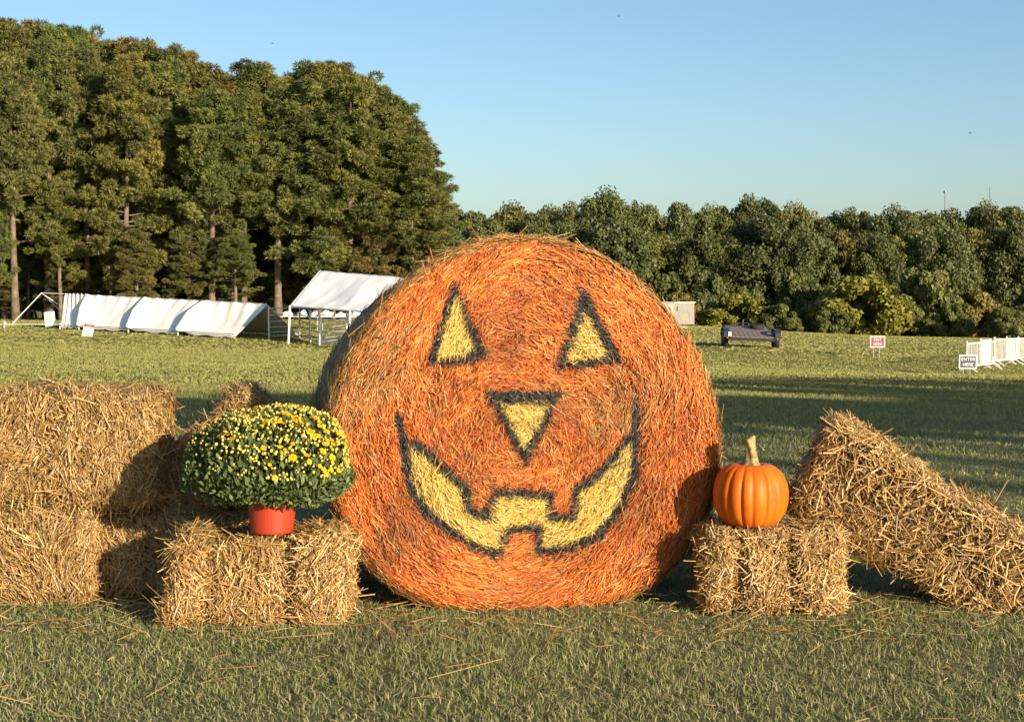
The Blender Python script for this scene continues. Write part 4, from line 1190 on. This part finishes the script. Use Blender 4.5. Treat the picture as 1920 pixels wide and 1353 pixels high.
# painted face: outlines in the face plane
def poly(pts): return np.array([face_uv(*q) for q in pts])
eyeL_o, eyeL_i = poly([(849, 530), (911, 664), (880, 679), (798, 684)]), poly([(853, 553), (887, 658), (862, 668), (815, 673)])
eyeR_o, eyeR_i = poly([(1090, 536), (1161, 679), (1043, 691)]), poly([(1094, 580), (1135, 668), (1060, 678)])
nose_o, nose_i = poly([(907, 733), (1051, 734), (983, 872)]), poly([(936, 757), (1028, 757), (981, 840)])
mouth = poly([(752, 826), (768, 912), (799, 959), (843, 994), (886, 1021), (932, 1041), (943, 1016), (955, 991), (1007, 988), (1010, 1034), (1056, 1030), (1116, 1004), (1160, 955), (1186, 890), (1194, 808),
              (1172, 826), (1147, 860), (1111, 897), (1077, 917), (1072, 968), (1031, 969), (1028, 924), (924, 922), (910, 968), (872, 950), (874, 919), (822, 869), (779, 832)])
tailL, tailR = poly([(745, 778), (757, 845)]), poly([(1190, 758), (1188, 840)])
def inside(uv, pg):
    x, y = uv[:, 0], uv[:, 1]; c = np.zeros(len(uv), bool); j = len(pg) - 1
    for i in range(len(pg)):
        xi, yi, xj, yj = *pg[i], *pg[j]
        if yi != yj: c ^= ((yi > y) != (yj > y)) & (x < (xj - xi) * (y - yi) / (yj - yi) + xi)
        j = i
    return c
def dist(uv, pg, closed=True):
    d = np.full(len(uv), 9.0)
    for i in range(len(pg) if closed else len(pg) - 1):
        a, b = pg[i], pg[(i + 1) % len(pg)]; ab = b - a
        t = np.clip(((uv - a) @ ab) / (ab @ ab), 0, 1)
        d = np.minimum(d, np.linalg.norm(uv - a - t[:, None] * ab, axis=1))
    return d
def paint(uv):
    """0 orange, 1 eye left, 2 eye right, 3 nose, 4 mouth; second value: is black"""
    reg = np.zeros(len(uv), int); blk = np.zeros(len(uv), bool)
    for i, (o_, i_) in enumerate(((eyeL_o, eyeL_i), (eyeR_o, eyeR_i), (nose_o, nose_i))):
        a = inside(uv, o_) | (dist(uv, o_) < 0.007); b = inside(uv, i_)
        reg[a] = i + 1; blk[a & ~b] = True
    ins = inside(uv, mouth); dm = dist(uv, mouth)
    dm = np.minimum(dm, np.minimum(dist(uv, tailL, False), dist(uv, tailR, False)))
    a = ins | (dm < 0.022)
    reg[a] = 4; blk[a & (dm < 0.022)] = True
    return reg, blk
rb_ = np.random.default_rng(77)
def face_stalks(K, layer):
    s = np.sqrt(rb_.uniform(0, 1, K)) * 1.0
    t = rb_.uniform(0, 2 * math.pi, K)
    P, uv = face_pt(s, t)
    rad = uv[:, :1] * bu + uv[:, 1:] * bv; rad = unit(rad)
    tan = -np.sin(t)[:, None] * bu + np.cos(t)[:, None] * bv
    edge = np.clip((s - 0.93) / 0.07, 0, 1)[:, None]
    nn = unit(-bw * (1 - 0.9 * edge) + rad * edge * 0.9)
    spread = 0.78 - 0.58 * s
    ang = rb_.normal(0, 1, K) * spread + 0.5 * sines(uv, 31, 7.0) * (1 - 0.6 * s) + 0.08
    wild = rb_.uniform(0, 1, K) < 0.10
    ang[wild] = rb_.uniform(-1.57, 1.57, wild.sum())
    r2 = np.cross(nn, tan)
    T = tan * np.cos(ang)[:, None] + r2 * np.sin(ang)[:, None]
    tilt = rb_.normal(0, 0.13, K)
    T = unit(T * np.cos(tilt)[:, None] + nn * np.sin(tilt)[:, None])
    N = unit(nn - T * np.sum(nn * T, 1)[:, None] + 0.5 * np.cross(T, nn) * rb_.normal(0, 1, (K, 1)))
    L = np.clip(rb_.lognormal(math.log(0.062), 0.5, K), 0.025, 0.24)
    L *= 1 + 0.3 * np.clip((s - 0.4) / 0.4, 0, 1)
    W = rb_.uniform(0.0022, 0.0050, K)
    dp = rb_.uniform(-0.026, 0.012, K)
    return P + nn * dp[:, None], N, T, L, W, uv, s, t
K = 104000
P, N, T, L, W, uv, s, t = face_stalks(K, 0)
dn_ = np.min([dist(uv, q_) for q_ in (eyeL_o, eyeL_i, eyeR_o, eyeR_i, nose_o, nose_i, mouth)] + [dist(uv, tailL, False), dist(uv, tailR, False)], axis=0)
L = np.where(dn_ < 0.05, np.minimum(L, 0.046), L)
jit = uv + rb_.normal(0, 0.0085, uv.shape)
reg, blk = paint(jit)
OR = np.array([(0.60, 0.125, 0.010), (0.66, 0.195, 0.022), (0.40, 0.065, 0.008), (0.17, 0.038, 0.010), (0.66, 0.32, 0.09)])
YE = np.array([(0.60, 0.40, 0.065), (0.66, 0.47, 0.12), (0.38, 0.23, 0.035), (0.64, 0.47, 0.19)])
BL = np.array([(0.010, 0.010, 0.010), (0.022, 0.021, 0.02), (0.007, 0.007, 0.008), (0.12, 0.09, 0.05)])
oc = OR[rb_.choice(5, K, p=[0.30, 0.26, 0.18, 0.12, 0.14])] * rb_.uniform(0.75, 1.12, (K, 1))
oc = oc * np.clip(0.92 + 0.20 * sines(uv, 43, 6.0) + 0.12 * sines(uv, 44, 19.0), 0.45, 1.3)[:, None]       # uneven coats of paint
bare = straw_cols(rb_, K) * np.array([0.95, 0.85, 0.75])
# thin paint: at the rim and in worn patches
thin = np.clip((s - 0.95) / 0.04, 0, 1) * 0.85 + np.clip(sines(uv, 41, 4.5) * 0.5 - 0.25, 0, 0.55)
cheek = np.exp(-(((uv[:, 0] - 0.40) / 0.12) ** 2 + ((uv[:, 1] - 0.02) / 0.13) ** 2)) * 0.35 + np.exp(-(((uv[:, 0] - 0.25) / 0.2) ** 2 + ((uv[:, 1] - 0.13) / 0.07) ** 2)) * 0.2
isb = rb_.uniform(0, 1, K) < thin + cheek + 0.05
col = np.where(isb[:, None], bare * 0.8, oc)
yc = YE[rb_.choice(4, K, p=[0.35, 0.3, 0.2, 0.15])] * rb_.uniform(0.8, 1.1, (K, 1))
bc = BL[rb_.choice(4, K, p=[0.4, 0.28, 0.22, 0.10])]
def paint_ends(V, C, sel):
    """each stalk is painted where it crosses into another colour"""
    k, m_ = V.shape[:2]
    q = V.reshape(-1, 3) - bo
    uvv = np.stack([q @ bu, q @ bv], -1)
    rg, bk = paint(uvv + np.repeat(rb_.normal(0, 0.007, (k, 2)), m_, axis=0))
    c = np.repeat(col[sel], m_, axis=0)
    y_ = (rg > 0) & ~bk
    c[y_] = np.repeat(yc[sel], m_, axis=0)[y_]; c[bk] = np.repeat(bc[sel], m_, axis=0)[bk]
    return c.reshape(k, m_, 3)
bend, sb = rb_.normal(0.002, 0.005, K), rb_.normal(0, 0.009, K)
names = {0: ('painted_face', 'orange sprayed straw of the face'), 1: ('painted_eye', 'yellow triangular eye outlined in black, beside the shaded flank'), 2: ('painted_eye', 'yellow triangular eye outlined in black, nearer the pumpkin'), 3: ('painted_nose', 'yellow nose pointing down with a black outline'), 4: ('painted_mouth', 'wide yellow grin with three square teeth')}
allcol, ally, allb = col, yc, bc
for g in range(5):
    root_g = None
    for bflag in ((False,) if g == 0 else (False, True)):
        sel = (reg == g) & ((blk == bflag) if g else True)
        if not sel.any(): continue
        col, yc, bc = allcol[sel], ally[sel], allb[sel]
        V_, q_, C_ = stalks(P[sel], N[sel], T[sel], L[sel] * (0.8 if bflag else 1.0), W[sel], bend[sel], sb[sel], col, paint_ends)
        nm = 'black_outline' if bflag else names[g][0]
        o = obj(nm, np_mesh(nm, V_, [q_], C_), M_PAINTED, root_g or bale, kind='stuff')
        if not bflag:
            o['label'] = names[g][1]; root_g = o
# side of the roll: weathered straw wound round it under net wrap
K = 15000
t = rb_.uniform(0, 2 * math.pi, K); d = rb_.uniform(0.03, DEPTH, K)
rr = rim(t) * sagf(t, d)
nn = np.cos(t)[:, None] * bu + np.sin(t)[:, None] * bv
tan = -np.sin(t)[:, None] * bu + np.cos(t)[:, None] * bv
P = bo + nn * (rr + rb_.uniform(-0.008, 0.010, K))[:, None] + bw * d[:, None]
ang = rb_.normal(0, 0.45, K)
T = tan * np.cos(ang)[:, None] + bw * np.sin(ang)[:, None]
tilt = rb_.normal(0, 0.10, K); T = unit(T * np.cos(tilt)[:, None] + nn * np.sin(tilt)[:, None])
N = unit(nn - T * np.sum(nn * T, 1)[:, None] + 0.4 * np.cross(T, nn) * rb_.normal(0, 1, (K, 1)))
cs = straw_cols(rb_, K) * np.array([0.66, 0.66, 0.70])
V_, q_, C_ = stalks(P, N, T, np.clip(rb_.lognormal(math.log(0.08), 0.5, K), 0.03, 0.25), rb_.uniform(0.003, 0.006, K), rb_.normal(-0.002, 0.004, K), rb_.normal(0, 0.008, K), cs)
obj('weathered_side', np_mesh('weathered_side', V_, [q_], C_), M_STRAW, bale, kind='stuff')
# loose fringe round the rim
K = 4200
t = np.where(rb_.uniform(0, 1, K) < 0.5, rb_.normal(1.65, 0.75, K), rb_.uniform(0, 2 * math.pi, K)); rr = rim(t)
nn0 = np.cos(t)[:, None] * bu + np.sin(t)[:, None] * bv
nn = unit(nn0 - bw * rb_.uniform(-0.3, 0.9, (K, 1)))
tan = -np.sin(t)[:, None] * bu + np.cos(t)[:, None] * bv
P = bo + nn0 * (rr * rb_.uniform(0.985, 1.004, K))[:, None] + bw * rb_.uniform(-0.01, 0.10, (K, 1))
ang = rb_.normal(0, 0.35, K); T = tan * np.cos(ang)[:, None] + np.cross(nn, tan) * np.sin(ang)[:, None]
tilt = rb_.normal(0, 0.11, K); T = unit(T * np.cos(tilt)[:, None] + nn * np.sin(tilt)[:, None])
N = unit(nn - T * np.sum(nn * T, 1)[:, None])
V_, q_, C_ = stalks(P, N, T, np.clip(rb_.lognormal(math.log(0.09), 0.5, K), 0.03, 0.3), rb_.uniform(0.003, 0.006, K), rb_.normal(0.002, 0.006, K), rb_.normal(0, 0.012, K), straw_cols(rb_, K) * np.array([1, 0.9, 0.8]))
obj('straw_fringe', np_mesh('straw_fringe', V_, [q_], C_), M_STRAW, bale, kind='stuff')

# ------------------------------------------------------------------ pumpkin
pk = at(1407, 978, 7.44)
pum = empty('pumpkin', (pk.x, pk.y, F_TOP + 0.005), 0, 'smooth orange pumpkin with a green stem sitting on the short straw bale', 'pumpkin')
nth, nph = 192, 48
V = []
ribs = 19
rp_ = random.Random(3)
offs = [rp_.uniform(-0.3, 0.3) for _ in range(ribs + 1)]; dpt = [rp_.uniform(0.35, 1.5) for _ in range(ribs + 1)]
PR_, PH_ = 0.183, 0.322
for j in range(nph + 1):
    ph = math.pi * j / nph
    for i in range(nth):
        a = 2 * math.pi * i / nth
        q = a / (2 * math.pi) * ribs; k = int(round(q)) % ribs
        f = q - round(q) + offs[k] * 0.5
        gr = 0.036 * dpt[k] * math.exp(-(f / 0.12) ** 2) * math.sin(ph) ** 0.5
        lob = 0.016 * math.cos(2 * math.pi * f) * -1 * math.sin(ph)
        r = PR_ * math.sin(ph) ** 0.62 * (1 - gr + lob * 0.8)
        z = PH_ / 2 * math.cos(ph) * (1 - 0.0) - 0.035 * math.exp(-(r / 0.05) ** 2) * (1 if ph < 1.57 else -1)
        V.append((r * math.cos(a), r * math.sin(a), PH_ / 2 + z))
Fq = [(j * nth + i, (j + 1) * nth + i, (j + 1) * nth + (i + 1) % nth, j * nth + (i + 1) % nth) for j in range(nph) for i in range(nth)]
m, nt3, n, l, p = mat_new('pumpkin_skin')
tc = n.new('ShaderNodeTexCoord'); nz = n.new('ShaderNodeTexNoise'); nz.inputs['Scale'].default_value = 9; nz.inputs['Detail'].default_value = 6
rp = n.new('ShaderNodeValToRGB'); rp.color_ramp.elements[0].position = 0.3; rp.color_ramp.elements[1].position = 0.75
rp.color_ramp.elements[0].color = (0.50, 0.085, 0.004, 1); rp.color_ramp.elements[1].color = (0.76, 0.175, 0.010, 1)
l.new(tc.outputs['Object'], nz.inputs['Vector']); l.new(nz.outputs[0], rp.inputs[0]); l.new(rp.outputs[0], p.inputs['Base Color'])
n2_ = n.new('ShaderNodeTexNoise'); n2_.inputs['Scale'].default_value = 60
bm_ = n.new('ShaderNodeBump'); bm_.inputs['Strength'].default_value = 0.12; bm_.inputs['Distance'].default_value = 0.004
l.new(tc.outputs['Object'], n2_.inputs['Vector']); l.new(n2_.outputs[0], bm_.inputs['Height']); l.new(bm_.outputs[0], p.inputs['Normal'])
p.inputs['Roughness'].default_value = 0.5; p.inputs['Specular IOR Level'].default_value = 0.25
b = MB(); b.add(V, Fq); b.build('body', m, pum, smooth=True)
st = MB(); V, Fq = [], []
for i in range(9):
    t_ = i / 8
    cx_, cz_ = 0.012 * t_ - 0.028 * t_ ** 2.2, PH_ - 0.045 + 0.165 * t_
    for k in range(20):
        a = 2 * math.pi * k / 20
        r = (0.040 * math.exp(-t_ * 6) + 0.024 + 0.007 * max(0, t_ - 0.75) / 0.25) * (1 + 0.2 * math.cos(5 * a + 2.4 * t_) + 0.05 * math.cos(3 * a + 7 * t_))
        V.append((cx_ + r * math.cos(a), r * math.sin(a), cz_ + 0.012 * math.cos(a) * t_))
for i in range(8):
    for k in range(20): Fq.append((i * 20 + k, i * 20 + (k + 1) % 20, (i + 1) * 20 + (k + 1) % 20, (i + 1) * 20 + k))
Fq.append(tuple(160 + k for k in range(20)))
st.add(V, Fq).build('stem', mat_plain('pumpkin_stem_skin', (0.24, 0.20, 0.07), 0.65, noise=0.6, nscale=38, bump=0.3), pum, smooth=True)

# ------------------------------------------------------------------ potted mum
mp_ = at(513, 1008, 7.17)
mum = empty('potted_mum', (mp_.x, 7.13, E_TOP + 0.03), 0, 'round yellow flowering mum in a red plastic pot on the straw bale', 'potted plant')
MB().lathe([(0.0, 0.0), (0.098, 0.0), (0.102, 0.01), (0.117, 0.185), (0.122, 0.187), (0.122, 0.205), (0.112, 0.205), (0.110, 0.17), (0.0, 0.165)], n=40).build('pot', M_POT, mum, smooth=False)
rm_ = np.random.default_rng(55)
CZ, RX, RZU, RZD = 0.305, 0.395, 0.275, 0.205
def dome(k, lo=-0.75, fmin=0.8, fmax=1.0):
    d = unit(rm_.normal(size=(k * 4, 3))); d = d[d[:, 2] > lo][:k]
    f = rm_.uniform(fmin, fmax, len(d))
    lob = 1 + 0.06 * sines(d, 61, 4.0) + 0.03 * sines(d, 62, 11.0)
    P = np.stack([d[:, 0] * RX, d[:, 1] * RX, np.where(d[:, 2] > 0, d[:, 2] * RZU, d[:, 2] * RZD)], -1) * (f * lob)[:, None]
    P[:, 2] += CZ
    return P, d
def leaves(k, lo, fmin, fmax, up, sz, tone):
    P, d = dome(k, lo, fmin, fmax); k = len(P)
    a = unit(d * 0.5 + np.array([0, 0, up]) + rm_.normal(0, 0.45, d.shape))
    b = unit(np.cross(a, rm_.normal(size=d.shape)))
    s_ = rm_.uniform(*sz, k)[:, None]
    c = np.array(tone)[None] * rm_.uniform(0.55, 1.4, (k, 1))
    return kite_leaves(P - a * s_ * 0.5, P + a * s_ * 0.5, b, (s_ * 0.42).ravel(), c, 0.5)
Vs, Qs, Cs, off = [], [], [], 0
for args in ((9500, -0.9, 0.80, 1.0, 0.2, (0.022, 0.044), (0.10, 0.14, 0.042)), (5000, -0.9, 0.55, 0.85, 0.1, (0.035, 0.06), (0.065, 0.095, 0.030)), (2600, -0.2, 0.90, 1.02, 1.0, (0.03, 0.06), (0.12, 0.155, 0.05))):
    V_, q_, C_ = leaves(*args); Vs.append(V_); Qs.append(q_ + off); Cs.append(C_); off += len(V_)
obj('foliage', np_mesh('foliage', np.concatenate(Vs), [np.concatenate(Qs)], np.concatenate(Cs)), M_MUM, mum, kind='stuff')
sm = MB()
for i in range(46):
    a = 2.4 * i; rr_ = 0.03 + 0.05 * (i % 7) / 7
    e = (0.30 * math.cos(a) * (i % 5 + 1) / 5, 0.30 * math.sin(a) * (i % 5 + 1) / 5, 0.45 - 0.1 * (i % 5) / 5)
    sm.tube([(rr_ * math.cos(a), rr_ * math.sin(a), 0.16), ((rr_ + e[0]) / 2, (rr_ * math.sin(a) + e[1]) / 2, 0.30), e], [0.004, 0.003, 0.002], 4, False)
sm.build('stems', mat_plain('mum_stem', (0.07, 0.10, 0.03), 0.7), mum, kind='stuff')
# buds: a light green-yellow ball each
def ball(r, seg=6, rings=4):
    V, Fq = [], []
    for j in range(rings + 1):
        p_ = math.pi * j / rings
        for i in range(seg): V.append((r * math.sin(p_) * math.cos(6.283 * i / seg), r * math.sin(p_) * math.sin(6.283 * i / seg), r * math.cos(p_)))
    for j in range(rings):
        for i in range(seg): Fq.append((j * seg + i, (j + 1) * seg + i, (j + 1) * seg + (i + 1) % seg, j * seg + (i + 1) % seg))
    return np.array(V), np.array(Fq)
bV, bF = ball(1.0)
P, d = dome(2000, -0.05, 0.99, 1.06)
wgt = np.clip(0.25 + 1.0 * d[:, 2] + 0.35 * d[:, 0], 0.05, 1)
P, d = P[rm_.uniform(0, 1, len(P)) < wgt], None
k = len(P); s_ = rm_.uniform(0.004, 0.008, k)
V = (bV[None] * s_[:, None, None] + P[:, None, :]).reshape(-1, 3)
Q = (bF[None] + (np.arange(k) * len(bV))[:, None, None]).reshape(-1, 4)
C = np.repeat(np.array([(0.74, 0.60, 0.14)]) * rm_.uniform(0.75, 1.2, (k, 1)), len(bV), axis=0)
C = np.clip(C, 0, 0.95)
obj('buds', np_mesh('buds', V, [Q], C, smooth=True), M_PETAL, mum, kind='stuff')
# open flowers, each its own part
def flower_mesh(seed, r):
    rr_ = np.random.default_rng(seed); V, Fq, C = [], [], []
    for ring, (n_, rad, lift) in enumerate(((13, r, 0.15), (11, r * 0.78, 0.4), (8, r * 0.5, 0.75))):
        for i in range(n_):
            a = 2 * math.pi * (i + 0.5 * ring) / n_ + rr_.normal(0, 0.08)
            w = rad * 0.19; L_ = rad * rr_.uniform(0.88, 1.1)
            ca, sa = math.cos(a), math.sin(a)
            o = len(V)
            for (x, y, z) in ((0.1 * L_, 0, 0.002 * ring), (0.62 * L_, -w, lift * L_ * 0.45), (L_, 0, lift * L_ * 0.6), (0.62 * L_, w, lift * L_ * 0.45)):
                V.append((x * ca - y * sa, x * sa + y * ca, z))
            Fq.append((o, o + 1, o + 2, o + 3))
            c = np.array((0.80, 0.50, 0.015)) * rr_.uniform(0.85, 1.1)
            C += [np.clip(c * np.array((0.95, 0.8, 1)), 0, 1), c, c, c]
    return np_mesh('flower', np.array(V), [np.array(Fq)], np.clip(np.array(C), 0, 0.95))
fm_ = [flower_mesh(i, 0.016 + 0.004 * i) for i in range(3)]
P, d = dome(800, 0.0, 1.0, 1.06)
wgt = np.clip(0.02 + 1.0 * np.maximum(d[:, 2], 0) ** 1.6 + 0.4 * d[:, 0], 0.03, 1)
kk = rm_.uniform(0, 1, len(P)) < wgt
for q, dd in list(zip(P[kk], d[kk]))[:298]:
    o = obj('flower', fm_[rm_.integers(3)], M_PETAL, mum)
    o.location = q
    nd = Vector(dd * np.array([0.7, 0.7, 1.0]) + np.array([0, 0, 0.35]) + rm_.normal(0, 0.15, 3))
    o.rotation_euler = nd.to_track_quat('Z', 'Y').to_euler()
    sc = rm_.uniform(0.55, 1.0); o.scale = (sc, sc, sc)

# ------------------------------------------------------------------ loose straw on the grass
K = 1150
x, y = wedge(K, 5.3, 8.6)
near = rb_.uniform(0, 1, K) < 0.6
y[near] = rb_.uniform(6.75, 7.7, near.sum()); x[near] = rb_.uniform(-2.9, 2.9, near.sum())
z = gz_np(x, y) + rb_.uniform(0.022, 0.052, K)
P = np.stack([x, y, z], -1); a = rb_.uniform(0, 6.283, K)
tl = rb_.normal(0, 0.18, K)
T = np.stack([np.cos(a) * np.cos(tl), np.sin(a) * np.cos(tl), np.sin(tl)], -1)
N = unit(np.array([0, 0, 1.0]) - T * T[:, 2:3])
V_, q_, C_ = stalks(P, N, T, np.clip(rb_.lognormal(math.log(0.085), 0.6, K), 0.03, 0.34), rb_.uniform(0.004, 0.007, K), rb_.normal(0.003, 0.006, K), rb_.normal(0, 0.012, K), straw_cols(rb_, K) * 1.15)
tag(obj('loose_straw', np_mesh('loose_straw', V_, [q_], C_), M_STRAW, kind='stuff'), 'loose straw stalks scattered over the grass in front of the bales', 'straw')
